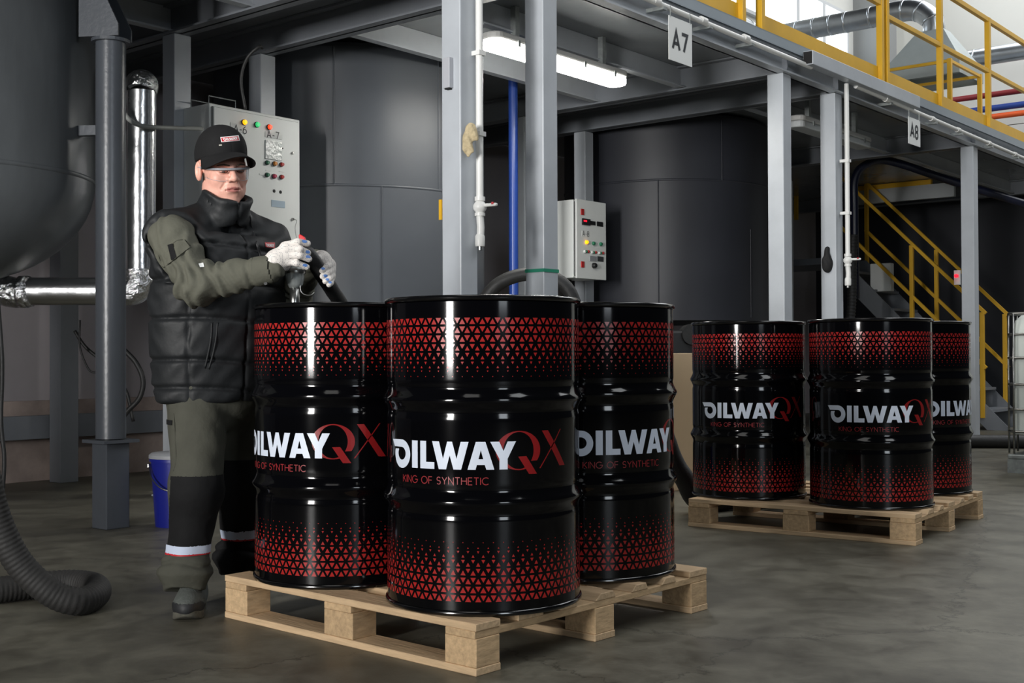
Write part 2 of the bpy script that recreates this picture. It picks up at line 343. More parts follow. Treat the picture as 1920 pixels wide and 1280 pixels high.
def tess(polys):
    """flat 2-d polygons -> verts, triangles"""
    V = []; T = []
    for outer, hole in polys:
        loops = [[Vector((x, y, 0)) for x, y in outer]] + ([[Vector((x, y, 0)) for x, y in hole]] if hole else [])
        pts = [p for l in loops for p in l]; n = len(V); V += [(p.x, p.y) for p in pts]
        for t in tessellate_polygon(loops):
            a, b, c = (pts[i] for i in t)
            ar = (b.x - a.x) * (c.y - a.y) - (b.y - a.y) * (c.x - a.x)
            if abs(ar) < 1e-12: continue
            T.append(tuple(n + i for i in (t if ar > 0 else (t[0], t[2], t[1]))))
    return V, T
def slice_x(V, T, step):
    """cut flat triangles at regular x so that they can be wrapped round a drum"""
    bm = bmesh.new(); vs_ = [bm.verts.new((x, y, 0)) for x, y in V]
    for t in T:
        try: bm.faces.new([vs_[i] for i in t])
        except ValueError: pass
    x0, x1 = min(v[0] for v in V), max(v[0] for v in V); x = math.ceil(x0 / step) * step
    while x < x1:
        bmesh.ops.bisect_plane(bm, geom=bm.verts[:] + bm.edges[:] + bm.faces[:], plane_co=(x, 0, 0), plane_no=(1, 0, 0)); x += step
    bm.verts.index_update(); V2 = [(v.co.x, v.co.y) for v in bm.verts]; T2 = [tuple(v.index for v in f.verts) for f in bm.faces]; bm.free()
    return V2, T2

# ================================================================== THE SETTING
V_WALL, U_END = 4.06, 15.3
fl = MB(); fl.add([(-14, -14, 0), (26, -14, 0), (26, 30, 0), (-14, 30, 0)], [(0, 1, 2, 3)])
floor = struct(fl.build('floor', FLOOR)); floor['label'] = 'worn grey concrete factory floor'
wb = MB().buv(-4.8, U_END + 0.2, V_WALL, V_WALL + 0.2, 0, 3.05).build('wall_back', WALLM); struct(wb)
wu = MB().buv(-4.8, U_END + 0.2, V_WALL, V_WALL + 0.2, 3.05, 9.0).build('wall_back_upper', WALLU); struct(wu)
# end wall of horizontal sandwich panels
we = thing('wall_right', 'white end wall of long horizontal panels', None, uv(U_END, 0)); struct(we); del we['label']
for k in range(8):
    MB().buv(U_END, U_END + 0.15, -4, V_WALL, k * 1.12, (k + 1) * 1.12 - 0.012).build('panel', WALLU, we)
struct(MB().buv(13.9, 14.55, V_WALL - 0.45, V_WALL, 0, 9).build('trim_1', mat('grey_pilaster', (140, 142, 142), 0.7)))
# high windows on the back wall
wz0, wz1 = 5.58, 6.18
edges = [8.0, 9.35, 10.7, 11.85, 12.72, 13.6]
for i in range(5):
    w_ = MB().buv(edges[i] + 0.03, edges[i + 1] - 0.03, V_WALL - 0.02, V_WALL - 0.005, wz0, wz1).build('window_%d' % (i + 1), SKYGLASS); struct(w_)
    fr = MB()
    for (a, b, c, d) in ((edges[i], edges[i + 1], wz0 - 0.05, wz0), (edges[i], edges[i + 1], wz1, wz1 + 0.05), (edges[i], edges[i] + 0.05, wz0, wz1), (edges[i + 1] - 0.05, edges[i + 1], wz0, wz1)):
        fr.buv(a, b, V_WALL - 0.06, V_WALL, c, d)
    fr.build('window_frame', mat('window_frame_white', (205, 208, 210), 0.5), w_)
# low rail and stained base course along the back wall at the left
struct(MB().buv(-6, 1.9, V_WALL - 0.16, V_WALL - 0.08, 0.30, 0.46).build('trim_2', STEEL_D))
struct(MB().buv(-6, 1.9, V_WALL - 0.05, V_WALL, 0.0, 0.56).build('baseboard_back', mat('stained_base_course', (168, 152, 144), 0.85, var=0.35, vscale=3, bump=0.3, bscale=12)))

struct(MB().buv(12.5, 12.6, -1.2, V_WALL, 0, 3.04).build('added_backdrop', mat('backdrop_gloom', (46, 48, 54), 0.6)))  # added dark sheet, stands in for the deep shade behind the stairs
# ================================================================== MEZZANINE
mz = thing('mezzanine_platform', 'grey steel mezzanine platform on square columns over the dark tanks', 'platform', uv(3.5, 1.2))
CS = 0.125; ZB = 2.86
colmesh = None
cols = [(0, 0), (0.6593, 0), (3.4212, 0), (4.2793, 0), (7.3709, 0), (11.3, 0), (0.0175, 2.381), (0.6862, 2.381), (3.45, 2.381), (4.3165, 2.381), (7.4, 2.381), (8.25, 2.381)]
for (cu, cv) in cols:
    b = MB().buv(cu, cu + CS, cv, cv + CS, 0, ZB); b.buv(cu - 0.05, cu + CS + 0.05, cv - 0.05, cv + CS + 0.05, 0, 0.012)
    b.build('column', STEEL, mz, bevel=0.006)
beam_u = [-2.72, 0.0, 0.66, 3.43, 4.28, 7.37, 11.3]
for bu in beam_u:                                  # channel beams running to the back wall
    b = MB(); b.buv(bu + 0.055, bu + 0.07, 0.0, V_WALL - 0.01, ZB, 3.04); b.buv(bu, bu + CS, 0.0, V_WALL - 0.01, ZB, ZB + 0.012); b.buv(bu, bu + CS, 0.0, V_WALL - 0.01, 3.028, 3.04)
    b.build('cross_beam', STEEL_D, mz)
spans = [(-2.72, 0.0), (0.66, 3.43), (4.28, 7.37), (7.37, 11.3)]
for (a, c) in spans:
    for jv in ((0.83, 1.62, 2.42, 3.2) if a < 0 else (0.83,) if a > 7 else (0.83, 1.62) if a < 1 else (0.83,)):
        b = MB(); b.buv(a + 0.1, c + 0.06, jv + 0.05, jv + 0.062, 2.89, 3.04); b.buv(a + 0.1, c + 0.06, jv, jv + 0.062, 2.878, 2.89)
        b.build('joist', STEEL, mz)
du = [-6.0, -2.7, 0.02, 0.7, 3.45, 4.32, 7.4, 8.25, 11.35, 13.0]
for i in range(len(du) - 1):
    if i == 0: continue
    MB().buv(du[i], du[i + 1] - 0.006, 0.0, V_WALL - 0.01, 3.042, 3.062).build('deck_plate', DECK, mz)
b = MB(); b.buv(-2.7, 13, 0.04, 0.055, ZB, 3.0); b.buv(-2.7, 13, -0.03, 0.055, ZB, ZB + 0.012); b.buv(-2.7, 13, -0.03, 0.055, 2.988, 3.0)
b.build('front_beam', STEEL, mz)
b = MB(); b.buv(-2.7, 13, -0.055, -0.045, 3.0, 3.075); b.buv(-2.7, 13, -0.055, 0.02, 3.067, 3.075); b.buv(-2.7, 13, -0.055, 0.0, 3.0, 3.006)
b.build('edge_channel', mat('blue_grey_edge_paint', (142, 152, 160), 0.4, var=0.08, vscale=2), mz)
b = MB().buv(3.62, 5.66, -0.135, -0.058, 2.935, 3.035); b.build('guide_channel', STEEL, mz, bevel=0.004)
MB().buv(3.612, 3.622, -0.128, -0.065, 2.942, 3.028).build('channel_dark_end', GAP, mz)  # black end plate, painted for the shaded inside of the channel

# front guard railing
gr = thing('guard_railing', 'yellow guard railing with toe board along the mezzanine edge', 'railing', uv(5.2, 0, 3.06))
PZ0, PZ1 = 3.0, 4.17
for u_ in (-0.4, 1.2, 2.76, 3.03, 5.08, 5.19, 6.42, 7.73, 9.05, 10.4, 11.7):
    MB().buv(u_, u_ + 0.05, -0.045, 0.005, PZ0 + 0.02, PZ1).build('post', YEL, gr, bevel=0.004)
for (a, c) in ((-0.4, 2.8), (3.05, 5.1), (5.19, 12.8)):
    MB().buv(a, c, -0.012, -0.004, 3.085, 3.20).build('toe_board', YEL, gr)
    MB().buv(a, c, -0.04, 0.0, PZ1 - 0.045, PZ1).build('top_rail', YEL, gr, bevel=0.003)
    zr = 3.64 if a > 5 else 3.72
    MB().buv(a, c, -0.04, 0.0, zr - 0.02, zr + 0.02).build('mid_rail', YEL, gr, bevel=0.003)
# inner railing round an opening of the deck
ir = thing('inner_railing', 'low yellow railing round a deck opening below the extractor hood', 'railing', uv(6.9, 0.6, 3.06))
pc = touv(atv(1783, 110, 0.6)); ui = pc[0]; zi = pc[2]
for (a, c) in ((ui, 0.6), (ui, 2.3), (ui + 0.95, 0.6), (ui + 0.95, 2.3)):
    MB().buv(a, a + 0.045, c, c + 0.045, 3.06, zi + 0.01).build('post', YEL, ir, bevel=0.003)
for z_ in (zi, 3.30):
    for a in (ui, ui + 0.95): MB().buv(a + 0.004, a + 0.036, 0.645, 2.3, z_ - 0.03, z_).build('rail', YEL, ir)
    MB().buv(ui + 0.045, ui + 0.95, 0.605, 0.637, z_ - 0.03, z_).build('rail', YEL, ir)

# conduits clipped under the edge, with drop pipe and valve
def drop_pipe(label, x, y0, y1, yv, v, ztop, rag=False):
    top = atv(x, y0, v); bot = atv(x, y1, v); t = thing('air_drop_pipe', label, 'pipe', bot)
    X, Y = bot[0], bot[1]; zv = atv(x, yv, v)[2]; zb = bot[2]
    r = 0.018
    MB().tube([(X, Y, zv), (X, Y, ztop)], r, 16).build('riser', WHITEP, t, smooth=False, auto=40)
    MB().lathe([(0.0, -0.045), (0.026, -0.045), (0.026, -0.03), (0.020, -0.028), (0.032, -0.012), (0.034, 0), (0.032, 0.012), (0.020, 0.028), (0.026, 0.03), (0.026, 0.05), (0, 0.05)], 20, (X, Y, zv)).build('valve_body', WHITEP, t, auto=40)
    a = Vector((X, Y, zv + 0.006)); d = Vector((0.72, -0.45, 0.0)).normalized()
    h = MB().bar(a - d * 0.02, a + d * 0.10, 0.022, 0.016); h = h.build('valve_lever', WHITEP, t, bevel=0.006)
    p = a + d * 0.075 + Vector((0.0, -0.010, 0.003)); MB().lathe([(0, -0.002), (0.007, -0.002), (0.007, 0.009), (0, 0.009)], 12, p).build('red_mark', REDL, h)
    MB().tube([(X, Y, zv - 0.04), (X + 0.004, Y, zv - 0.1), (X + 0.002, Y, zb + 0.05)], 0.019, 14).build('tail_pipe', WHITEP, t, auto=40)
    MB().lathe([(0, 0.0), (0.022, 0.0), (0.024, 0.01), (0.024, 0.05), (0.019, 0.06), (0, 0.06)], 18, (X, Y, zb)).build('end_cap', WHITEP, t, auto=40)
    MB().lathe([(0, -0.018), (0.011, -0.018), (0.011, 0.0), (0, 0.0)], 10, (X, Y, zb)).build('nozzle', METAL, t, auto=40)
    for zc in (zv + 0.35, zv + 0.75):
        MB().buv(*[v_ for v_ in (touv(bot)[0] - 0.024, touv(bot)[0] + 0.024)], touv(bot)[1] - 0.022, touv(bot)[1] + 0.05, zc, zc + 0.022).build('pipe_clip', WHITEP, t)
    return t
drop_pipe('white drop pipe with valve on the column behind the foremost drum', 900, 0, 462, 388, -0.03, 2.95)
drop_pipe('white drop pipe with valve beside the column with the black glove', 1590, 163, 535, 488, -0.06, 2.93)
t = thing('air_main_pipe', 'long white air pipe clipped along the mezzanine edge beam', 'pipe', uv(2, -0.06, 2.95))
MB().tube([uv(-2.5, -0.07, 2.965), uv(3.72, -0.07, 2.94)], 0.018, 14).build('pipe_run', WHITEP, t, auto=40)
MB().tube([uv(4.5, -0.07, 2.935), uv(12.8, -0.07, 2.86)], 0.018, 14).build('pipe_run', WHITEP, t, auto=40)
for k, u_ in enumerate((0.9, 1.66, 2.2, 2.75, 5.1, 6.1, 6.75, 7.6, 8.4)):
    z_ = 2.955 if u_ < 4 else 2.935 - (u_ - 4.5) * 0.009
    MB().tube([uv(u_ - 0.03, -0.07, z_), uv(u_ + 0.03, -0.07, z_)], 0.024, 14).build('pipe_socket', WHITEP, t, auto=40)
    MB().buv(u_ + 0.06, u_ + 0.10, -0.085, 0.05, z_ - 0.035, z_ - 0.012).build('bracket', METALD, t)

# location signs
def sign(label, x0, y0, x1, y1, txt, v, wd, hg):
    p = atv(x0, y0, v); u0 = touv(p)[0]; z1 = p[2]
    t = thing('location_sign', label, 'sign', p)
    MB().buv(u0, u0 + wd, v, v + 0.004, z1 - hg, z1).build('plate', PAPER, t)
    V, T = tess(stroke_text(txt, 0, 0, 0.105, 0.022, gap=0.26)); wtx = max(a[0] for a in V)
    m = MB(); m.add([uv(u0 + (wd - wtx) / 2 + x, v - 0.0012, z1 - hg * 0.72 + y) for x, y in V], T); m.build('lettering', INK, t)
    for s_ in (0.02, wd - 0.02): MB().tube([uv(u0 + s_, v + 0.002, z1 - 0.01), uv(u0 + s_, v + 0.002, z1 + 0.06)], 0.003, 6).build('hanger', METALD, t)
sign('white hanging sign reading A7 under the mezzanine edge', 1254, 28, 1300, 111, 'A7', -0.09, 0.265, 0.265)
sign('white hanging sign reading A8 near the staircase', 1703, 218, 1728, 265, 'A8', -0.09, 0.265, 0.225)

# linear lamps
def lamp(label, u0, u1, v, z, on):
    t = thing('linear_lamp', label, 'lamp', uv((u0 + u1) / 2, v, z))
    hw = 0.074
    def pill(z0, z1, w, inset, name, m_):
        pts = []
        for k in range(9): a = PI / 2 + PI * k / 8; pts.append((u0 + inset + w * 0.7 + w * 0.7 * math.cos(a), v + w * math.sin(a)))
        for k in range(9): a = -PI / 2 + PI * k / 8; pts.append((u1 - inset - w * 0.7 + w * 0.7 * math.cos(a), v + w * math.sin(a)))
        b = MB(); b.prism([uv(p[0], p[1], z0) for p in pts], (0, 0, z1 - z0)); return b.build(name, m_, t, bevel=0.012)
    pill(z + 0.055, z + 0.10, hw + 0.006, 0, 'housing', mat('lamp_housing', (186, 186, 184), 0.5))
    pill(z, z + 0.055, hw, 0.006, 'diffuser', LAMPON if on else mat('unlit_diffuser', (196, 200, 202), 0.35))
    for k in range(4):
        uu = u0 + 0.2 + k * (u1 - u0 - 0.4) / 3; MB().buv(uu, uu + 0.02, v - hw - 0.012, v - hw - 0.004, z + 0.03, z + 0.07).build('latch', METALD, t)
    for uu in (u0 + 0.25, u1 - 0.25): MB().buv(uu, uu + 0.04, v - 0.02, v + 0.02, z + 0.10, 3.04).build('mount', METALD, t)
    return t
lamp('lit linear lamp glowing white under the mezzanine', 1.17, 2.61, 0.83, 2.735, True)
lamp('unlit grey linear lamp under the mezzanine near the staircase', 4.75, 6.19, 0.58, 2.735, False)
L2 = area('linear_lamp_light', uv(1.89, 0.83, 2.72), uv(1.89, 0.83, 0), 1.3, 0.1, 26, (1.0, 0.98, 0.93)); L2.rotation_euler = (0, 0, math.atan2(UD[1], UD[0]))

# ================================================================== TANKS
TANK_D = mat('blue_black_tank_tone', (42, 44, 51), 0.52, var=0.10, vscale=1.2, bump=0.12, bscale=3.0, bdist=0.03)  # darker, bluer version of the tank colour, used on one tank only
def big_tank(label, c, R, z1, seams, vseams, zb=0.02, TANK=TANK):
    t = thing('storage_tank', label, 'tank', (c[0], c[1], 0))
    prof = [(R, zb), (R, z1), (R - 0.02, z1 + 0.03), (0.05, z1 + 0.05)]
    MB().lathe(prof, 96, (c[0], c[1], 0)).build('shell', TANK, t, auto=30)
    if zb > 0.5:
        for k in range(4):
            a = 0.4 + k * PI / 2; MB().tube([(c[0] + 0.8 * R * math.cos(a), c[1] + 0.8 * R * math.sin(a), 0), (c[0] + 0.8 * R * math.cos(a), c[1] + 0.8 * R * math.sin(a), zb)], 0.06, 14).build('leg', DARK, t)
    for zs in seams: MB().lathe([(R, -0.010), (R + 0.005, -0.006), (R + 0.005, 0.006), (R, 0.010)], 96, (c[0], c[1], zs), caps=False).build('weld_seam', TANK, t, smooth=True)
    for a, z0, z2 in vseams:
        p = np.array([c[0] + (R + 0.001) * math.sin(a), c[1] - (R + 0.001) * math.cos(a)])
        MB().tube([(p[0], p[1], z0), (p[0], p[1], z2)], 0.006, 6).build('weld_seam', TANK, t)
    return t
big_tank('large dark grey cylindrical tank behind the person and control cabinet', (-1.23, 9.25), 1.02, 2.98, (2.03,), ((0.02, 2.03, 2.98), (0.34, 0.05, 2.03), (0.78, 2.03, 2.98)))
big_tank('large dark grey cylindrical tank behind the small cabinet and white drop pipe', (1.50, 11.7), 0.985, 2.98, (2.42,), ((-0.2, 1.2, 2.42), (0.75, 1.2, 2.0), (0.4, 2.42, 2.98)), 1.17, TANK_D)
big_tank('dark tank in the shade at the far left behind the foil duct', (-4.2, 9.0), 0.5, 2.8, (), ())

# left vessel with dished bottom standing on pipe legs
VC = np.array([-2.96, 6.26]); VR = 0.76; ZS = 1.79
vt = thing('process_vessel', 'large stained grey vessel with dished bottom on pipe legs at left', 'vessel', (VC[0], VC[1], 0))
prof = [(0.02, ZS - 0.55)] + [(VR * math.sin(a), ZS - 0.55 * math.cos(a)) for a in np.linspace(0.05, PI / 2, 14)] + [(VR, 2.98)]
MB().lathe(prof, 96, (VC[0], VC[1], 0)).build('shell', TANK_L, vt, smooth=True)
MB().lathe([(VR, -0.012), (VR + 0.007, -0.006), (VR + 0.007, 0.006), (VR, 0.012)], 96, (VC[0], VC[1], ZS), caps=False).build('weld_seam', TANK_L, vt, smooth=True)
def stain(ang, z0, z1, wd, name='drip_stain'):
    rng = random.Random(int(ang * 1000)); m = MB(); n = 14; V = []; Fs = []
    for i in range(n + 1):
        z = z0 + (z1 - z0) * i / n; w_ = wd * (0.25 + 0.75 * rng.random()); a = ang + 0.01 * rng.uniform(-1, 1)
        for s_ in (-1, 1): V.append((VC[0] + (VR + 0.001) * math.sin(a + s_ * w_ / VR / 2), VC[1] - (VR + 0.001) * math.cos(a + s_ * w_ / VR / 2), z))
    for i in range(n): Fs.append((2 * i, 2 * i + 1, 2 * i + 3, 2 * i + 2))
    m.add(V, Fs).build(name, STAIN, vt)
stain(0.16, 2.15, 2.98, 0.03); stain(0.17, 1.80, 2.16, 0.008); stain(0.62, 1.95, 2.35, 0.03); stain(0.30, 2.3, 2.7, 0.02)
LG = np.array([-2.03, 6.12])
def vleg(x, y):
    dx, dy = VC[0] - x, VC[1] - y; n = math.hypot(dx, dy); dx /= n; dy /= n
    lg = MB().tube([(x, y, 0.45), (x, y, 2.46)], 0.074, 32).build('leg', LEGP, vt, auto=40)
    q = MB(); R = Matrix.Rotation(math.atan2(UD[1], UD[0]), 3, 'Z'); q.box((-0.066, -0.066, 0), (0.066, 0.066, 0.43), R, (x, y, 0)); q.build('leg_foot', LEGP, lg, bevel=0.005)
    q = MB(); q.box((-0.10, -0.10, 0.43), (0.10, 0.10, 0.446), R, (x, y, 0)); q.build('foot_plate', LEGP, lg)
    q = MB(); q.lathe([(0.095, -0.008), (0.095, 0.008)], 24, (x, y, 2.46)); q.build('head_plate', LEGP, lg)
    g = MB(); a = Vector((x - dx * 0.08, y - dy * 0.08, 2.47)); b = Vector((x + dx * 0.13, y + dy * 0.13, 2.47)); sd = Vector((-dy, dx, 0)) * 0.006
    for s_ in (-0.07, 0.07):
        off = Vector((-dy, dx, 0)) * s_
        g.prism([a + off, b + off, b + off + Vector((0, 0, 0.5)), a + off + Vector((0, 0, 0.06))], sd * 2)
    g.build('gusset', LEGP, vt)
    c = MB(); p0 = Vector((x, y, 1.99)); c.prism([p0 + Vector((dx * 0.07, dy * 0.07, 0)), p0 + Vector((dx * 0.22, dy * 0.22, 0)), p0 + Vector((dx * 0.22, dy * 0.22, 0.05)), p0 + Vector((dx * 0.07, dy * 0.07, 0.05))], Vector((-dy, dx, 0)) * -0.05); c.build('tie_lug', LEGP, vt)
vleg(*LG)
vleg(VC[0] - 0.55, VC[1] - 0.75)
# second post by the wall
pp = touv(atz(120, 903, 0))
b = MB().buv(pp[0] - 0.07, pp[0] + 0.07, pp[1] - 0.07, pp[1] + 0.07, 0, 2.855).build('wall_post', STEEL_D, None, bevel=0.005)
tag(b, 'dark grey square post by the back wall behind the foil duct', 'post')

# foil-wrapped duct
fd = thing('foil_duct', 'shiny foil-wrapped insulated duct bending down and left behind the pipe leg', 'duct', (-2.0, 6.55, 0))
dF = 6.55; px = lambda x, y: tuple(atd(x, y, dF))
vtop = Vector(px(266, 172)); vbot = Vector(px(264, 505)); rF = 0.076
MB().tube([vtop, (vtop + vbot) / 2, vbot], rF, 32, caps=False).build('vertical_run', FOIL, fd, smooth=True)
hr = Vector(px(222, 546)); hl = Vector(px(58, 546))
MB().tube([hl, (hl + hr) / 2, hr], rF, 32, caps=False).build('horizontal_run', FOIL, fd, smooth=True)
MB().tube(crom([vbot, Vector(px(263, 530)), Vector(px(250, 544)), hr], 5), rF * 1.05, 28, caps=False).build('lower_elbow', FOILC, fd, smooth=True)
MB().tube(crom([vtop, Vector(px(266, 158)) + Vector((0, 0.02, 0)), Vector(px(256, 152)) + Vector((-0.02, 0.12, 0)), Vector(px(238, 156)) + Vector((-0.05, 0.4, 0))], 5), rF * 1.06, 28, caps=False).build('upper_elbow', FOILC, fd, smooth=True)
MB().tube(crom([hl, Vector(px(25, 548)), Vector(px(-8, 535)), Vector(px(-22, 500)), Vector(px(-24, 450))], 5), rF * 1.1, 28).build('left_elbow', FOILC, fd, smooth=True)
for (x, y) in ((44, 547),): MB().tube([px(x - 6, y), px(x + 8, y)], rF * 1.16, 28).build('foil_joint', FOILC, fd, smooth=True)

# blue pipe and dark pipes under the mezzanine
b = MB().tube([(*atd(962, 165, 9.2)[:2], 3.0), (*atd(962, 300, 9.2)[:2], 0.02)], 0.036, 24).build('blue_pipe', BLUEP, None, auto=40, at=None)
tag(b, 'upright blue pipe between the two front columns', 'pipe')
b = MB().tube(crom([atd(1604, 560, 12.9), atd(1602, 400, 12.9), atd(1603, 335, 12.9), atd(1625, 308, 12.9), atd(1668, 302, 12.9), atd(1780, 338, 12.9), atd(1930, 385, 12.9)], 8), 0.043, 20).build('navy_pipe', NAVY, None, smooth=True)
tag(b, 'dark navy pipe arching from the hose over towards the right', 'pipe')
def corrugated(name, label, pts, r, pitch=0.02, amp=0.12, m_=RUBG, cat='hose', n=10, seg=20, sm=True):
    P = crom(pts, n); L = [0.0]
    for i in range(1, len(P)): L.append(L[-1] + (P[i] - P[i - 1]).length)
    tot = L[-1]; k = max(8, int(tot / pitch * 4)); Q = []; rs = []
    j = 0
    for i in range(k + 1):
        s_ = tot * i / k
        while j < len(L) - 2 and L[j + 1] < s_: j += 1
        t_ = (s_ - L[j]) / max(1e-9, L[j + 1] - L[j]); Q.append(P[j].lerp(P[j + 1], t_)); rs.append(r * (1 + amp * (0.5 + 0.5 * math.cos(2 * PI * s_ / pitch)) - amp))
    b = MB().tube(Q, rs, seg).build(name, m_, None, smooth=sm)
    return tag(b, label, cat)
corrugated('corrugated_hose', 'grey ribbed hose hanging behind the white drop pipe by the staircase', [atd(1600, 440, 12.7), atd(1598, 500, 12.7), atd(1597, 560, 12.7), atd(1592, 640, 12.7), atd(1590, 760, 12.7)], 0.05, 0.035, 0.15, RUB)
corrugated('corrugated_hose', 'thick dark hose looping on the floor at the lower left', [atd(-30, 880, 3.93), atd(-4, 978, 3.95), atd(38, 1058, 3.97), atd(98, 1112, 3.99), atz(148, 1127, 0.048), atz(180, 1114, 0.048), atz(176, 1098, 0.048), atz(130, 1092, 0.048), atz(60, 1098, 0.048), atz(-40, 1110, 0.048)], 0.047, 0.016, 0.05, RUBG)
corrugated('black_hose', 'black hose arching up behind the foremost drum', [atd(870, 640, 7.4), atd(900, 575, 7.4), atd(935, 532, 7.4), atd(985, 514, 7.4), atd(1035, 520, 7.4), atd(1070, 550, 7.4), atd(1090, 620, 7.4)], 0.042, 0.1, 0.02, RUB)
corrugated('black_hose', 'black hose on the floor between the two pallets', [atd(1240, 800, 6.6), atd(1262, 862, 6.6), atd(1282, 895, 6.6), (np.array([1.02, 6.62, 0.06])), (np.array([1.25, 6.75, 0.06])), (np.array([1.7, 7.1, 0.06]))], 0.055, 0.1, 0.02, RUB)
corrugated('black_hose', 'black hose lying along the floor behind the rear pallet', [np.array([3.7, 11.0, 0.06]), np.array([4.2, 11.1, 0.06]), np.array([4.8, 11.0, 0.06]), np.array([5.6, 10.8, 0.06])], 0.06, 0.1, 0.02, RUB)
for k, (lab, pts, r_) in enumerate([
    ('thick black cable looping down beside the pipe leg', [atd(232, 655, 7.6), atd(255, 680, 7.6), atd(268, 712, 7.6), atd(262, 745, 7.6), atd(238, 772, 7.6), atd(220, 800, 7.6)], 0.016),
    ('thin black cable sagging in front of the back wall', [atd(150, 600, 7.7), atd(150, 650, 7.7), atd(165, 690, 7.7), atd(180, 698, 7.7), atd(200, 690, 7.7)], 0.006),
    ('black cable crossing diagonally behind the pipe leg', [atd(140, 620, 7.8), atd(160, 650, 7.8), atd(200, 685, 7.8), atd(235, 730, 7.8), atd(250, 790, 7.8)], 0.011),
    ('dark cable hanging at the left edge below the vessel', [atd(-4, 560, 5.9), atd(4, 680, 5.9), atd(2, 790, 5.9), atd(8, 860, 5.9), atd(4, 935, 5.9)], 0.010),
    ('grey cable running from the vessel to the control cabinet', [atd(225, 200, 6.38), atd(240, 222, 6.4), atd(262, 235, 6.42), atd(300, 239, 6.5), atd(378, 241, 6.93)], 0.012),
    ('dark cable curving up behind the control cabinet', [atd(460, 205, 7.1), atd(452, 150, 7.1), atd(463, 110, 7.1), atd(485, 88, 7.1), atd(492, 90, 7.15)], 0.009)]):
    b = MB().tube(crom(pts, 8), r_, 10).build('cable', RUB if k != 4 else mat('grey_cable', (150, 152, 148), 0.5), None, smooth=True); tag(b, lab, 'cable')

# ================================================================== CONTROL CABINETS
def knob(name, p, r, dep, m_, parent, nrm=-WD):
    n = Vector((nrm[0], nrm[1], 0)); P = Vector(p)
    return MB().tube([P - n * 0.004, P + n * dep * 0.6, P + n * dep], [r, r, r * 0.75], 14).build(name, m_, parent, auto=40)
BZ = mat('bezel_grey', (60, 62, 64), 0.4)
CG = mat('green_button', (34, 116, 84), 0.4); CR = mat('red_button', (176, 44, 44), 0.4); CA = mat('amber_button', (208, 128, 36), 0.4); CM = mat('crimson_button', (180, 40, 80), 0.4)
vF = 2.12
a = touv(atv(392, 195, vF)); b_ = touv(atv(562, 223, vF)); u0, u1, z1 = a[0], b_[0], (a[2] + b_[2]) / 2; z0 = z1 - 1.02
cb = thing('control_cabinet', 'tall pale grey control cabinet with coloured lamps behind the person', 'cabinet', uv(u0, vF, z0))
MB().buv(u0, u1, vF, 2.378, z0, z1).build('housing', CABM, cb, bevel=0.006)
MB().buv(u0 + 0.018, u1 - 0.018, vF - 0.004, vF + 0.002, z0 + 0.018, z1 - 0.018).build('door_gap', GAP, cb)
dr = MB().buv(u0 + 0.022, u1 - 0.022, vF - 0.018, vF - 0.001, z0 + 0.022, z1 - 0.022).build('door', CABM, cb, bevel=0.003)
vf2 = vF - 0.019
for x, y, r, m_, nm in ((457, 229.5, 0.016, LED_Y, 'indicator_lamp'), (481, 234, 0.016, LED_G, 'indicator_lamp'), (504, 238.5, 0.016, LED_R, 'indicator_lamp'),
                        (500, 305, 0.013, CG, 'push_button'), (514, 307, 0.014, CA, 'push_button'), (527, 308.5, 0.013, CR, 'push_button'),
                        (500, 328, 0.013, CG, 'push_button'), (513, 330.5, 0.014, CM, 'push_button'), (527, 332, 0.013, CR, 'push_button')):
    p = atv(x, y, vf2); bz = knob('bezel', p, r * 1.18, 0.010, BZ, dr); knob(nm, p, r, 0.022, m_, bz)
for x, y in ((514, 358), (526, 360)): knob('cable_hole', atv(x, y, vf2), 0.011, 0.001, GAP, dr)
knob('small_hole', atv(530, 278, vf2), 0.005, 0.001, GAP, dr)
for x, y in ((548, 287), (548, 411)): knob('lock', atv(x, y, vf2), 0.009, 0.014, METAL, dr)
kp = Vector(atv(548, 411, vf2 - 0.02)); MB().tube(crom([kp, kp + Vector((0.03, -0.01, -0.01)), kp + Vector((0.02, -0.01, -0.06)), kp + Vector((0.035, -0.01, -0.16))], 6), 0.0016, 6).build('key_wire', METAL, dr)
def plate_on(name, x0, y0, x1, y1, v, m_, parent, th=0.002):
    p = touv(atv(x0, y0, v)); q = touv(atv(x1, y1, v)); return MB().buv(p[0], q[0], v - th, v + 0.001, q[2], p[2]).build(name, m_, parent)
def text_on(txt, x, y, v, h, t, parent, m_=INK):
    p = touv(atv(x, y, v)); V, T = tess(stroke_text(txt, 0, 0, h, t)); m = MB(); m.add([uv(p[0] + X, v - 0.0035, p[2] + Y) for X, Y in V], T); return m.build('lettering', m_, parent)
l1 = plate_on('paper_label', 432, 229, 462, 250, vf2, PAPER, dr); text_on('A-6', 438, 247, vf2, 0.045, 0.005, l1)
l2 = plate_on('paper_label', 497, 246, 528, 262, vf2, PAPER, dr); text_on('A-7', 500, 258, vf2, 0.045, 0.005, l2)
pk = plate_on('plastic_pocket', 497, 262, 528, 302, vf2, mat('clear_plastic_pocket', (206, 212, 210), 0.12, bump=0.9, bscale=26, var=0.08, vscale=12, spec=0.8), dr, 0.006)
plate_on('rating_plate', 509, 374.5, 534, 390, vf2, mat('pale_blue_plate', (164, 182, 196), 0.4), dr)
plate_on('paper_label', 486, 325, 496, 329, vf2, PAPER, dr); plate_on('paper_label', 498, 318, 508, 321, vf2, PAPER, dr); plate_on('paper_label', 523, 320, 533, 323, vf2, PAPER, dr)
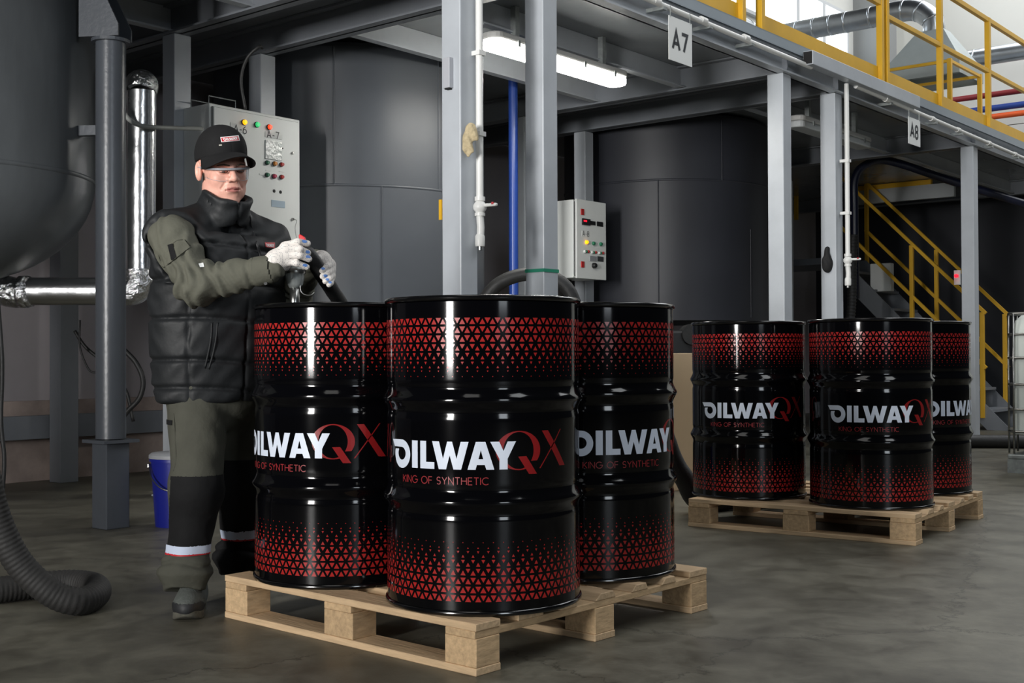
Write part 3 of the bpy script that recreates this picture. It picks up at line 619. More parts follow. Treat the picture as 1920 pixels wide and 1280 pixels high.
# lifting frame lines on the cabinet top
for (p, q) in (((u0 + 0.02, 2.15), (u0 + 0.22, 2.15)), ((u0 + 0.02, 2.33), (u0 + 0.22, 2.33))):
    MB().tube([uv(*p, z1), uv(*p, z1 + 0.05), uv(*q, z1 + 0.05), uv(*q, z1)], 0.004, 6).build('cable_hoop', METALD, cb)

vG = 2.08
a = touv(atv(1081, 373, vG)); b_ = touv(atv(1136, 382, vG)); u0, u1, z1 = a[0], b_[0], a[2]; z0 = touv(atv(1081, 520, vG))[2]
c2 = thing('control_cabinet', 'small pale grey control cabinet with ajar door on a rear column', 'cabinet', uv(u0, vG, z0))
MB().buv(u0 - 0.005, u1 - 0.02, vG + 0.035, 2.378, z0, z1).build('housing', CABM, c2, bevel=0.005)
MB().buv(u0 + 0.012, u1 - 0.04, vG + 0.02, vG + 0.036, z0 + 0.015, z1 - 0.015).build('door_gap', GAP, c2)
d2 = MB().buv(u0, u1, vG, vG + 0.018, z0 - 0.004, z1 + 0.004).build('door', CABM, c2, bevel=0.003)
def q7(cx, cy): return 1030 + cx / 7.11, 360 + cy / 7.11
for cx, cy in ((437, 265), (440, 965)):
    x, y = q7(cx, cy); plate_on('hinge_cover', x - 2.6, y - 6, x + 2.6, y + 6, vG, CR, d2, 0.008)
x0, y0 = q7(432, 350); x1, y1 = q7(533, 448); ds = plate_on('meter', x0, y0, x1, y1, vG, DARK, d2, 0.014)
x0, y0 = q7(462, 372); x1, y1 = q7(500, 398); plate_on('display', x0, y0, x1, y1, vG - 0.0145, LED_RED, ds, 0.001)
x0, y0 = q7(535, 382); x1, y1 = q7(612, 445); plate_on('meter', x0, y0, x1, y1, vG, DARK, d2, 0.004)
x0, y0 = q7(630, 392); x1, y1 = q7(706, 462); plate_on('meter', x0, y0, x1, y1, vG, DARK, d2, 0.008)
x0, y0 = q7(432, 515); x1, y1 = q7(522, 600); l3 = plate_on('paper_label', x0, y0, x1, y1, vG, PAPER, d2); x0, y0 = q7(440, 583); text_on('A-8', x0, y0, vG, 0.042, 0.005, l3)
for cx, cy, m_, nm in ((490, 668, LED_Y, 'indicator_lamp'), (582, 685, CG, 'push_button'), (678, 694, CG, 'push_button')): knob(nm, atv(*q7(cx, cy), vG), 0.016, 0.02, m_, d2)
for cx, cy in ((490, 793), (588, 804), (684, 813)):
    for k, m_ in ((-26, PAPER), (-2, CG), (26, CR)): knob('push_button', atv(*q7(cx + k, cy), vG), 0.012, 0.014, m_, d2)
x0, y0 = q7(537, 850); x1, y1 = q7(625, 925); plate_on('meter', x0, y0, x1, y1, vG, mat('grey_plate', (140, 142, 146), 0.4), d2, 0.006)
x0, y0 = q7(640, 855); x1, y1 = q7(715, 930); plate_on('meter', x0, y0, x1, y1, vG, BZ, d2, 0.006)
knob('rotary_switch', atv(*q7(587, 980), vG), 0.024, 0.03, DARK, d2)
b = MB().tube(crom([uv(u0 + 0.2, 2.3, z0), uv(u0 + 0.18, 2.28, z0 - 0.06), uv(u0 + 0.10, 2.26, z0 - 0.14), uv(u0 + 0.02, 2.25, z0 - 0.2), uv(u0 - 0.1, 2.25, z0 - 0.3)], 6), 0.012, 10).build('cable', RUBG, None, smooth=True); tag(b, 'grey cable hanging below the small control cabinet', 'cable')

# ================================================================== STAIRCASE
us0, us1 = 9.6, 10.35
st = thing('steel_staircase', 'dark steel staircase with yellow handrails under the mezzanine', 'staircase', uv(10, 1.2))
NS = 8
for u_ in (us0, us1):
    m = MB(); pr = [uv(u_, 0.35, 0.0), uv(u_, 0.62, 0.0), uv(u_, 2.46, 1.86), uv(u_, 2.46, 2.06), uv(u_, 2.36, 2.06)]
    m.prism(pr, (UD[0] * 0.012, UD[1] * 0.012, 0)); m.build('stringer', STEEL_D, st)
for k in range(NS):
    z_ = 0.235 * (k + 1); v_ = 0.52 + 0.235 * k
    MB().buv(us0 + 0.015, us1 - 0.002, v_, v_ + 0.25, z_ - 0.03, z_).build('tread', STEEL_D, st)
MB().buv(us0, us1 + 0.3, 2.46, 3.8, 1.98, 2.06).build('landing', STEEL_D, st)
for u_, nm in ((us0 - 0.03, 'near'), (us1 + 0.02, 'far')):
    for v_ in (0.64, 1.45, 2.34):
        zt = 1.335 + (v_ - 0.64); MB().buv(u_, u_ + 0.045, v_, v_ + 0.045, zt - 1.2, zt).build('post', YEL, st, bevel=0.003)
    for dz in (0.0, -0.62):
        a = uv(u_ + 0.02, 0.62, 1.32 + dz); c = uv(u_ + 0.02, 2.38, 3.075 + dz); MB().bar(a, c, 0.036, 0.036).build('handrail', YEL, st)
# landing rail and the yellow-edged upper landing behind
MB().bar(atu(1490, 362, 10.9), atu(1600, 350, 10.9), 0.04, 0.04).build('landing_rail', YEL, st)
MB().bar(atu(1437, 372, 11.2), atu(1437, 400, 11.2), 0.06, 0.06).build('post', YEL, st)
MB().bar(atu(1493, 364, 10.9), atu(1493, 412, 10.9), 0.045, 0.045).build('post', YEL, st)
va, vb, vc = touv(atu(1604, 352, 10.5))[1], touv(atu(1745, 338, 10.5))[1], touv(atu(1788, 350, 10.5))[1]
MB().buv(10.5, 10.56, vb, va, 2.975, 3.035).build('opening_edge', YEL, mz)
MB().buv(10.51, 10.57, vc, va, 2.80, 2.975).build('opening_fascia', mat('pale_fascia', (176, 180, 182), 0.5), mz)
# junction boxes and exit light under the stairs
sw = atd(1652, 520, 14.6); b = MB().buv(*[touv(sw)[0] - 0.02, touv(sw)[0] + 0.08], touv(sw)[1] - 0.13, touv(sw)[1] + 0.13, sw[2] - 0.17, sw[2] + 0.17).build('switch_box', CABM, None, bevel=0.01); tag(b, 'pale switch box mounted under the staircase', 'box')
sw = atd(1794, 520, 12.6); b = MB().buv(touv(sw)[0], touv(sw)[0] + 0.03, touv(sw)[1] - 0.03, touv(sw)[1] + 0.03, sw[2] - 0.075, sw[2] + 0.075).build('signal_box', CABM, None); tag(b, 'small white signal box with a red light by the right column', 'box')
p_ = Vector(atd(1793, 517, 12.55)); MB().lathe([(0, -0.02), (0.02, -0.012), (0.02, 0.012), (0, 0.02)], 10, p_).build('signal_light', LED_RED, b)

# ================================================================== UPPER LEVEL
hp_ = touv(np.array([5.02, 13.5, 0])); hu, hv = hp_[0], hp_[1]; HW, HD = 0.86, 0.80; zh = 4.02
hd = thing('extractor_hood', 'grey sheet-metal extractor hood hanging above the mezzanine', 'hood', uv(hu + HD / 2, hv + HW / 2, zh))
m = MB(); c_ = [(0, 0), (HD, 0), (HD, HW), (0, HW)]
m.add([uv(hu + a, hv + b, zh) for a, b in c_] + [uv(hu + a, hv + b, zh + 0.17) for a, b in c_], [(0, 4, 5, 1), (1, 5, 6, 2), (2, 6, 7, 3), (3, 7, 4, 0), (0, 1, 5, 4), (1, 2, 6, 5)][:4]); m.build('skirt', GALVB, hd)
t0, t1 = 0.28, 0.52
m = MB(); m.add([uv(hu + a, hv + b, zh + 0.17) for a, b in c_] + [uv(hu + a, hv + b, zh + 0.60) for a, b in ((t0, t0), (t1, t0), (t1, t1 + 0.06), (t0, t1 + 0.06))], [(0, 4, 5, 1), (1, 5, 6, 2), (2, 6, 7, 3), (3, 7, 4, 0)]); m.build('canopy', GALVB, hd)
ht = Vector(uv(hu + 0.40, hv + 0.43, zh + 0.58)); zD = 4.93
def spiral(name, label, pts, r, n=6, ringstep=0.35):
    P = crom(pts, n); t = thing(name, label, 'duct', P[0]); MB().tube(P, r, 28).build('duct_run', GALV, t, smooth=True)
    acc = 0
    for i in range(1, len(P)):
        acc += (P[i] - P[i - 1]).length
        if acc > ringstep:
            d = (P[i] - P[i - 1]).normalized(); MB().tube([P[i] - d * 0.012, P[i] + d * 0.012], r * 1.035, 28).build('seam_ring', GALV, t, smooth=True); acc = 0
    return t
wd3 = Vector((WD[0], WD[1], 0)); ud3 = Vector((UD[0], UD[1], 0))
q0 = Vector((ht.x, ht.y, zD)); far = q0 + wd3 * 2.15
spiral('spiral_duct', 'shiny spiral duct rising from the extractor hood and turning left', [ht, ht + Vector((0, 0, 0.10)), ht + Vector((0, 0, 0.2)) + wd3 * 0.05, q0 + wd3 * 0.28 + Vector((0, 0, 0.0)), q0 + wd3 * 0.9, far], 0.125, 6, 0.16)
spiral('spiral_duct', 'long grey spiral duct running behind the yellow railing at the top', [far + wd3 * 0.1 + ud3 * 0.15, far - ud3 * 1.2, far - ud3 * 3.2, far - ud3 * 6.0], 0.13, 8, 0.3)
da = touv(atu(1905, 97, 13.2)); spiral('spiral_duct', 'straight galvanised duct behind the extractor hood', [uv(13.2, da[1] - 2.5, da[2]), uv(13.2, da[1] - 0.5, da[2]), uv(13.2, min(da[1] + 1.5, 2.9), da[2]), uv(13.2, min(da[1] + 3.4, V_WALL - 0.3), da[2])], 0.125, 6, 0.9)
for lab, m_, x, y, r_, e_ in (('dark red pipe along the end wall', mat('red_pipe', (128, 26, 34), 0.4), 1900, 172, 0.045, 1765), ('blue pipe along the end wall', mat('blue_wall_pipe', (34, 62, 140), 0.4), 1900, 198, 0.05, 1820), ('orange pipe along the end wall', mat('orange_pipe', (232, 96, 40), 0.4), 1900, 214, 0.045, 1760)):
    p = touv(atu(x, y, 14.6)); r2 = ray(e_, 660); k_ = ((O0 + UD * 14.6) @ UD) / (r2[:2] @ UD); ve = touv(CC + r2 * k_)[1]
    b = MB().tube([uv(14.6, p[1] - 3, p[2]), uv(14.6, ve, p[2]), uv(14.6, ve + 0.3, p[2] - 0.5)], r_, 16).build('wall_pipe', m_, None, auto=40); tag(b, lab, 'pipe')
b = MB().buv(13.6, 13.9, 0.8, 2.2, 3.07, 3.6).build('machine_base', mat('grey_machine', (150, 154, 158), 0.5), None, bevel=0.02); tag(b, 'grey machine housing on the deck below the wall pipes', 'machine')

# ================================================================== SMALL FITTINGS ON THE COLUMNS
pt = touv(atu(844, 138, 0.0)); b = MB().buv(-0.03, 0.0, pt[1] - 0.022, pt[1] + 0.022, pt[2] - 0.075, pt[2] + 0.075).build('cable_trunking', mat('grey_trunking', (176, 178, 184), 0.4), None, bevel=0.003); tag(b, 'short grey trunking piece on the front left column', 'trunking')
MB().buv(-0.026, -0.001, pt[1] - 0.014, pt[1] + 0.014, pt[2] - 0.081, pt[2] - 0.074).build('open_end', GAP, b)
pt = atu(827, 398, 0.08); zq = pt[2]; b = MB().buv(-0.004, 0.006, CS, CS + 0.018, zq - 0.05, zq + 0.05).build('yellow_tag', YEL, None); tag(b, 'small yellow tag at the edge of the front left column', 'tag')
zq = atv(1019, 506, 0)[2]; m = MB()
m.buv(0.6593 - 0.003, 0.6593 + CS + 0.003, -0.003, CS + 0.003, zq - 0.009, zq + 0.009); b = m.build('adhesive_tape', mat('green_tape', (44, 140, 112), 0.45), None); tag(b, 'green tape band round the front right column', 'tape')

# ================================================================== PERIPHERAL THINGS ON THE FLOOR
bk = thing('plastic_bucket', 'blue bucket with wire handle behind the person', 'bucket', (*atz(336, 984, 0)[:2], 0)); bx_, by_ = bk.location.x, bk.location.y
MB().lathe([(0.118, 0.0), (0.140, 0.33), (0.147, 0.33), (0.147, 0.345), (0.140, 0.345), (0.115, 0.02)], 40, (bx_, by_, 0), caps=False).add([(bx_ + 0.117 * math.cos(k * PI / 20), by_ + 0.117 * math.sin(k * PI / 20), 0.012) for k in range(40)], [tuple(range(40))]).build('pail', BUCK, bk, auto=40)
MB().lathe([(0, 0.346), (0.150, 0.346), (0.150, 0.362), (0.138, 0.372), (0, 0.372)], 40, (bx_, by_, 0)).build('lid', mat('bucket_lid', (150, 152, 156), 0.5), bk, auto=40)
MB().tube(crom([(bx_ - 0.135, by_ - 0.06, 0.31), (bx_ - 0.10, by_ - 0.13, 0.25), (bx_ - 0.03, by_ - 0.17, 0.20), (bx_ + 0.06, by_ - 0.165, 0.20), (bx_ + 0.13, by_ - 0.06, 0.31)], 8), 0.004, 8).build('handle', METAL, bk, smooth=True)
MB().lathe([(0, -0.012), (0.012, -0.008), (0.012, 0.008), (0, 0.012)], 10, (bx_ - 0.138, by_ - 0.06, 0.31)).build('handle_eye', METAL, bk)
pb = atd(1281, 662, 7.7); b = MB().box((-0.20, -0.02, 0), (0.10, 0.26, pb[2]), Matrix.Rotation(0.05, 3, 'Z'), (pb[0] + 0.03, pb[1], 0)).build('beige_crate', CARD, None, bevel=0.004); tag(b, 'tall beige box between the front and rear drums', 'box')
p = atd(1285, 632, 8.6); t = thing('pump_unit', 'black pump unit in the shade behind the beige box', 'pump', (p[0], p[1], 0))
MB().box((p[0] - 0.45, p[1], 0), (p[0] + 0.28, p[1] + 0.4, p[2] + 0.05)).build('pump_body', DARK, t, bevel=0.02)
MB().tube([(p[0] + 0.05, p[1] - 0.03, p[2] + 0.02), (p[0] + 0.05, p[1] + 0.2, p[2] + 0.02)], 0.075, 24).build('motor', RUB, t, auto=40)

ib = thing('ibc_container', 'white plastic bulk container in a metal cage at the right edge', 'container', uv(5.2, -1.7))
c0 = touv(atz(1889, 886, 0)); iu, iv = c0[0], c0[1]
def rrect(u0, u1, v0, v1, r, n=5):
    out = []
    for cx, cy, a0 in ((u1 - r, v1 - r, 0), (u0 + r, v1 - r, 90), (u0 + r, v0 + r, 180), (u1 - r, v0 + r, 270)):
        for k in range(n + 1): a = math.radians(a0 + 90 * k / n); out.append((cx + r * math.cos(a), cy + r * math.sin(a)))
    return out
m = MB(); rr = rrect(iu + 0.02, iu + 1.16, iv - 1.01, iv - 0.02, 0.07); zs = [(0.28, 0.0), (0.32, 0.0), (1.02, 0.0), (1.10, 0.03), (1.14, 0.10)]
V = []; n_ = len(rr); cu_ = iu + 0.6; cv_ = iv - 0.5
for z_, ins in zs: V += [uv(cu_ + (a - cu_) * (1 - ins), cv_ + (b - cv_) * (1 - ins), z_) for a, b in rr]
Fs = [tuple(range(n_ - 1, -1, -1)), tuple((len(zs) - 1) * n_ + k for k in range(n_))]
for i in range(len(zs) - 1): Fs += [(i * n_ + k, i * n_ + (k + 1) % n_, (i + 1) * n_ + (k + 1) % n_, (i + 1) * n_ + k) for k in range(n_)]
m.add(V, Fs).build('bottle', IBCW, ib, auto=50)
for z_ in (0.30, 0.46, 0.64, 0.83, 1.0, 1.15):
    loop = rrect(iu, iu + 1.18, iv - 1.03, iv, 0.06, 3); MB().tube([uv(a, b, z_) for a, b in loop] + [uv(*loop[0], z_)], 0.009, 8).build('cage_hoop', METAL, ib, smooth=True)
for k in range(6): MB().tube([uv(iu - 0.004, iv - 0.05 - k * 0.18, 0.14), uv(iu - 0.004, iv - 0.05 - k * 0.18, 1.15)], 0.008, 8).build('cage_bar', METAL, ib, smooth=True)
for k in range(6): MB().tube([uv(iu + 0.06 + k * 0.2, iv + 0.004, 0.14), uv(iu + 0.06 + k * 0.2, iv + 0.004, 1.15)], 0.008, 8).build('cage_bar', METAL, ib, smooth=True)
MB().buv(iu, iu + 1.18, iv - 1.03, iv, 0.10, 0.135).build('base_frame', METALD, ib, bevel=0.01)
for k in range(3):
    for j in range(3): MB().buv(iu + k * 0.52, iu + 0.14 + k * 0.52, iv - 1.03 + j * 0.45, iv - 0.9 + j * 0.45, 0, 0.10).build('foot', METALD, ib)

# ================================================================== PALLETS
HP = 0.14; tt = HP - 0.078; tb = tt / 3
PL, PW = 1.138, 1.141
def pallet(label, x, y, a, wane):
    rng = random.Random(int(1000 * a)); t = thing('wooden_pallet', label, 'pallet', (x, y, 0), 'wooden drum pallets', PI - a)
    def bx(name, l0, l1, w0, w1, z0, z1, m_, bev=0.002):
        cx, cy = (l0 + l1) / 2, -(w0 + w1) / 2; me = MB(); me.box((l0 - cx, -w1 - cy, z0), (l1 - cx, -w0 - cy, z1)); o = me.build(name, m_)
        o.parent = t; o.location = (cx, cy, 0); b_ = o.modifiers.new('bevel', 'BEVEL'); b_.width = bev; b_.segments = 1; return o
    WS = [(0, 0.1), (PW / 2 - 0.05, PW / 2 + 0.05), (PW - 0.1, PW)]; LS = [(0, 0.12), (PL / 2 - 0.065, PL / 2 + 0.065), (PL - 0.12, PL)]
    for w0, w1 in WS:
        bx('bottom_board', 0, PL, w0, w1, 0, tb, WOOD)
        for l0, l1 in LS:
            j = rng.uniform(-0.004, 0.004); bx('block', l0 + (0.002 if l0 == 0 else 0) + j * (l0 > 0.1), l1 + j * (l0 > 0.1) * 0.5, w0 + 0.003, w1 - 0.002, tb, tb + 0.078, WOODB)
    for l0, l1 in LS: 
        o = bx('stringer_board', l0 + 0.004, l1 - 0.004, 0.0, PW, tb + 0.078, 2 * tb + 0.078, WOODB)
    for k, (w0, w1) in enumerate([(0, 0.1), (0.175, 0.285), (0.36, 0.44), (0.525, 0.63), (0.71, 0.80), (0.87, 0.955), (1.035, PW)]):
        o = bx('deck_board', rng.uniform(0, 0.004), PL - rng.uniform(0, 0.006), w0, w1, 2 * tb + 0.078, HP, WOOD)
        if k in wane:                              # waney, bevelled edge of the raw board
            me = MB(); cy = -(w0 + w1) / 2; L0 = PL / 2; wd = (w1 - w0) / 2; s_ = 0.45
            me.prism([(-L0 + 0.002, -wd, 2 * tb + 0.078), (-L0 + 0.002, wd, 2 * tb + 0.078), (-L0 + 0.002, wd * s_, HP), (-L0 + 0.002, -wd * 0.75, HP)], (PL - 0.004, 0, 0))
            new = me.build('deck_board', WOOD); old = o.data; o.data = new.data; bpy.data.objects.remove(new)
    return t
pallet('near wooden pallet carrying three drums in the foreground', -0.1, 3.243, 0.726, (3, 4, 5))
pallet('rear wooden pallet carrying three drums at the right', 1.805, 5.426, 0.621, (1, 2, 4))

# ================================================================== DRUMS
RD = 0.2865; HDm = 0.887
def drum_profile():
    P = [(0.279, 0.004), (RD, 0.014)]
    zs = np.linspace(0.02, HDm - 0.018, 150)
    for z in zs:
        r = RD
        for zr in (0.311, 0.594):
            d = (z - zr) / 0.017
            r += 0.0115 * math.exp(-d * d * 1.1) - 0.0025 * (math.exp(-((z - zr - 0.034) / 0.009) ** 2) + math.exp(-((z - zr + 0.034) / 0.009) ** 2))
        P.append((r, z))
    return P + [(0.279, HDm - 0.012)]
def wrap(V, T, off, z0): return [((RD + off) * math.sin(x / RD), -(RD + off) * math.cos(x / RD), z0 + y) for x, y in V], T
proto = {}
def mk(name, m_, mb, **k): o = mb.build(name, m_, **k); proto[name] = o; return o
def rimp(z, up):
    out = []
    for k in range(13):
        a = 2 * PI * k / 12; out.append((RD + 0.0015 + 0.0048 * math.cos(a), z + 0.0075 * math.sin(a)))
    return out
parts = []
parts.append(('shell', BLACKG, MB().lathe(drum_profile(), 120, caps=False), dict(auto=35)))
parts.append(('top_rim', RIMB, MB().lathe(rimp(HDm - 0.0076, 1), 120, caps=False), dict(smooth=True)))
parts.append(('bottom_rim', RIMB, MB().lathe(rimp(0.0076, 0), 120, caps=False), dict(smooth=True)))
lid = MB().lathe([(0.0, HDm - 0.02), (0.26, HDm - 0.02), (0.272, HDm - 0.016), (0.283, HDm - 0.004)], 64, caps=False)
parts.append(('lid', BLACKG, lid, dict(auto=35)))
parts.append(('base', RIMB, MB().lathe([(0.283, 0.003), (0.270, 0.012), (0.0, 0.012)], 64, caps=False), dict(auto=35)))
parts.append(('bung', METAL, MB().lathe([(0, -0.019), (0.030, -0.019), (0.030, -0.006), (0.024, -0.004), (0, -0.004)], 20, (0.13, 0.17, HDm)), dict(auto=35)))
NT = 64; pit = 2 * PI * RD / NT; rowh = pit * 0.866 * 1.0
sizes = [(0.60, 0.58), (0.59, 0.57), (0.57, 0.54), (0.51, 0.46), (0.41, 0.37), (0.29, 0.25), (0.17, 0.12)]
def tri_band(z_start, flip):
    V = []; T = []
    for r_, (sd, su) in enumerate(sizes):
        zt = -r_ * rowh; off = 0.5 * (r_ % 2)
        for k in range(NT):
            for s_, upt in ((sd, False), (su, True)):
                cx = (k + off + (0.5 if upt else 0.0)) * pit; h = pit * 0.92 * s_; hw_ = pit * s_ / 2; n = len(V)
                base = zt if not upt else zt - 0.735 * rowh          # bases keep to the row's edges
                ap = base - h if not upt else base + h
                V += [(cx - hw_, base), (cx + hw_, base), (cx, ap)]; T.append((n, n + 1, n + 2) if upt != flip else (n, n + 2, n + 1))
    return [(x, z_start + (-y if flip else y)) for x, y in V], T
for nm, zz, fl_ in (('triangle_print', 0.8235, False), ('triangle_print', 0.0405, True)):
    V, T = tri_band(zz, fl_); m = MB(); m.add(*wrap(V, T, 0.0004, 0)); parts.append((nm, REDP, m, {}))
V, T = slice_x(*tess(GL_QX), 0.012); m = MB(); m.add(*wrap(V, T, 0.0004, 0.404)); parts.append(('red_initials', REDD, m, {}))
V, T = slice_x(*tess(GL_WHITE), 0.012); m = MB(); m.add(*wrap(V, T, 0.0009, 0.404)); parts.append(('lettering', WHITE_PRINT, m, {}))
V, T = tess(stroke_text('KING OF SYNTHETIC', 0.0625, 0.0, 0.0195, 0.0024, width=0.277)); m = MB(); m.add(*wrap(V, T, 0.0005, 0.3625)); parts.append(('slogan', mat('slogan_red', (142, 40, 44), 0.35), m, {}))
protos = [mb.build(nm, m_, None, **k) for nm, m_, mb, k in parts]
for o in protos: COL.objects.unlink(o)
DR = [(-0.087, 3.623, -63.6, 'black oil drum standing foremost on the near pallet'), (-0.563, 4.019, -83.2, 'black oil drum being filled by the person'), (0.258, 4.103, -19.7, 'black oil drum at the right corner of the near pallet'),
      (1.222, 6.264, -63.5, 'leftmost black oil drum on the rear pallet'), (1.732, 5.854, -58.4, 'middle black oil drum at the front of the rear pallet'), (2.127, 6.419, -11.4, 'rightmost black oil drum on the rear pallet')]
for x, y, a, lab in DR:
    t = thing('oil_drum', lab, 'drum', (x, y, HP + 0.0003), 'black oil drums with red triangle print', math.radians(a))
    for o in protos:
        c = o.copy(); COL.objects.link(c); c.parent = t
for o in protos: bpy.data.objects.remove(o)

# ================================================================== PERSON (implicit surfaces, polygonised)
f32 = np.float32
def surface(fn, lo, hi, h):
    """surface nets of the zero set of fn on a regular grid -> verts, quads"""
    ax = [np.arange(lo[i], hi[i] + h, h, dtype=f32) for i in range(3)]
    X, Y, Z = np.meshgrid(*ax, indexing='ij', sparse=True)
    v = np.broadcast_to(fn(X, Y, Z), [len(a) for a in ax]).astype(f32); ins = v < 0
    nx, ny, nz = v.shape
    cnt = np.zeros((nx - 1, ny - 1, nz - 1), np.int8)
    for i in (0, 1):
        for j in (0, 1):
            for k in (0, 1): cnt += ins[i:nx - 1 + i, j:ny - 1 + j, k:nz - 1 + k]
    act = (cnt > 0) & (cnt < 8); I, J, K = np.nonzero(act); n = len(I)
    idx = -np.ones(act.shape, np.int64); idx[I, J, K] = np.arange(n)
    acc = np.zeros((n, 3)); num = np.zeros(n)
    for a in range(3):
        b, c = (a + 1) % 3, (a + 2) % 3
        for s in (0, 1):
            for t in (0, 1):
                o0 = [0, 0, 0]; o0[b] = s; o0[c] = t; o1 = list(o0); o1[a] = 1
                v0 = v[I + o0[0], J + o0[1], K + o0[2]]; v1 = v[I + o1[0], J + o1[1], K + o1[2]]
                m = (v0 < 0) != (v1 < 0); tt_ = np.where(m, v0 / np.where(m, v0 - v1, 1), 0)
                p = np.stack([np.full(n, o0[q], float) for q in range(3)], 1); p[:, a] += tt_
                acc[m] += p[m]; num[m] += 1
    P = (np.stack([I, J, K], 1) + acc / num[:, None]) * h + np.array(lo)
    quads = []
    for a in range(3):
        b, c = (a + 1) % 3, (a + 2) % 3
        sl0 = [slice(None)] * 3; sl1 = [slice(None)] * 3; sl0[a] = slice(0, -1); sl1[a] = slice(1, None)
        A = ins[tuple(sl0)]; B = ins[tuple(sl1)]
        for sgn, m in ((1, A & ~B), (-1, ~A & B)):
            q = np.stack(np.nonzero(m), 1); ok = (q[:, b] > 0) & (q[:, c] > 0) & (q[:, b] < v.shape[b] - 1) & (q[:, c] < v.shape[c] - 1); q = q[ok]
            cs = []
            for db, dc in ((-1, -1), (0, -1), (0, 0), (-1, 0)):
                r = q.copy(); r[:, b] += db; r[:, c] += dc; cs.append(idx[r[:, 0], r[:, 1], r[:, 2]])
            f = np.stack(cs if sgn > 0 else cs[::-1], 1); quads.append(f)
    return P, np.concatenate(quads)
def smin(a, b, k): h = np.clip(0.5 + 0.5 * (b - a) / k, 0, 1); return b + (a - b) * h - k * h * (1 - h)
def smax(a, b, k): return -smin(-a, -b, k)
def cap(X, Y, Z, a, b, ra, rb):
    a = [float(q) for q in a]; d = [float(b[i]) - a[i] for i in range(3)]; L = sum(q * q for q in d) + 1e-12
    t = np.clip(((X - a[0]) * d[0] + (Y - a[1]) * d[1] + (Z - a[2]) * d[2]) / L, 0, 1)
    return np.sqrt((X - a[0] - t * d[0]) ** 2 + (Y - a[1] - t * d[1]) ** 2 + (Z - a[2] - t * d[2]) ** 2) - (ra + (rb - ra) * t)
def ell(X, Y, Z, c, r):
    x, y, z = (X - c[0]) / r[0], (Y - c[1]) / r[1], (Z - c[2]) / r[2]; k0 = np.sqrt(x * x + y * y + z * z) + 1e-9
    k1 = np.sqrt((x / r[0]) ** 2 + (y / r[1]) ** 2 + (z / r[2]) ** 2) + 1e-9; return k0 * (k0 - 1) / k1
def np_mesh(name, P, Q, m_, parent, smooth=True):
    me = bpy.data.meshes.new(name); o = bpy.data.objects.new(name, me); COL.objects.link(o); w0 = np.zeros(3)
    if parent is not None: o.parent = parent; w0 = np.array(wloc(parent))
    me.from_pydata((P - w0).tolist(), [], Q.tolist()); me.update(); me.materials.append(m_)
    if smooth: me.polygons.foreach_set('use_smooth', [True] * len(me.polygons))
    return o
def vnormals(P, Q):
    n = np.cross(P[Q[:, 2]] - P[Q[:, 0]], P[Q[:, 3]] - P[Q[:, 1]]); N = np.zeros_like(P)
    for k in range(4): np.add.at(N, Q[:, k], n)
    return N / (np.linalg.norm(N, axis=1, keepdims=True) + 1e-12)
def patch(name, P, Q, mask, off, m_, parent):
    """the faces chosen by mask, lifted off the surface, as a part of their own"""
    N = vnormals(P, Q); q = Q[mask]
    if len(q) == 0: return None
    u, inv = np.unique(q, return_inverse=True); return np_mesh(name, P[u] + N[u] * off, inv.reshape(-1, 4), m_, parent)
def bvh(P, Q): return BVHTree.FromPolygons(P.tolist(), Q.tolist())
def on_surface(tree, x, y, lift=0.002):
    r = Vector(ray(x, y)).normalized(); h = tree.ray_cast(Vector(CC), r)
    return None if h[0] is None else h[0] - r * lift
def strip(name, tree, pts, wd, m_, parent, lift=0.0015):
    """a seam or band laid on a surface along image points"""
    P = [on_surface(tree, x, y, 0.0) for x, y in pts]; P = [p for p in P if p is not None]
    return MB().tube(crom(P, 5), wd, 8).build(name, m_, parent, smooth=True) if len(P) > 1 else None
def quad_patch(name, tree, corners, m_, parent, n=6, lift=0.002):
    (x0, y0), (x1, y1), (x2, y2), (x3, y3) = corners; V = []; ok = True
    for j in range(n + 1):
        for i in range(n + 1):
            s, t = i / n, j / n; x = (1 - t) * ((1 - s) * x0 + s * x1) + t * ((1 - s) * x3 + s * x2); y = (1 - t) * ((1 - s) * y0 + s * y1) + t * ((1 - s) * y3 + s * y2)
            p = on_surface(tree, x, y, lift); ok = ok and p is not None; V.append(p)
    if not ok: return None
    return MB().add(V, [(j * (n + 1) + i, (j + 1) * (n + 1) + i, (j + 1) * (n + 1) + i + 1, j * (n + 1) + i + 1) for j in range(n) for i in range(n)]).build(name, m_, parent, smooth=True)
def word_patch(name, tree, corners, polys, bx, m_, parent, lift):
    V, T = tess(polys); (x0, y0), (x1, y1), (x2, y2), (x3, y3) = corners; W = []
    for X, Y in V:
        s = (X - bx[0]) / (bx[1] - bx[0]); t = 1 - (Y - bx[2]) / (bx[3] - bx[2])
        x = (1 - t) * ((1 - s) * x0 + s * x1) + t * ((1 - s) * x3 + s * x2); y = (1 - t) * ((1 - s) * y0 + s * y1) + t * ((1 - s) * y3 + s * y2); p = on_surface(tree, x, y, lift)
        if p is None: return None
        W.append(p)
    return MB().add(W, T).build(name, m_, parent)

TC = np.array([-1.0185, 4.20]); PT = math.radians(45)
FT = np.array([math.sin(PT), -math.cos(PT)]); RT = np.array([-math.cos(PT), -math.sin(PT)])
person = thing('person', 'person in black padded vest, cap and safety glasses filling a drum with a lance', 'person', (-1.03, 4.12, 0))
D = lambda x, y, d: atd(x, y, d)

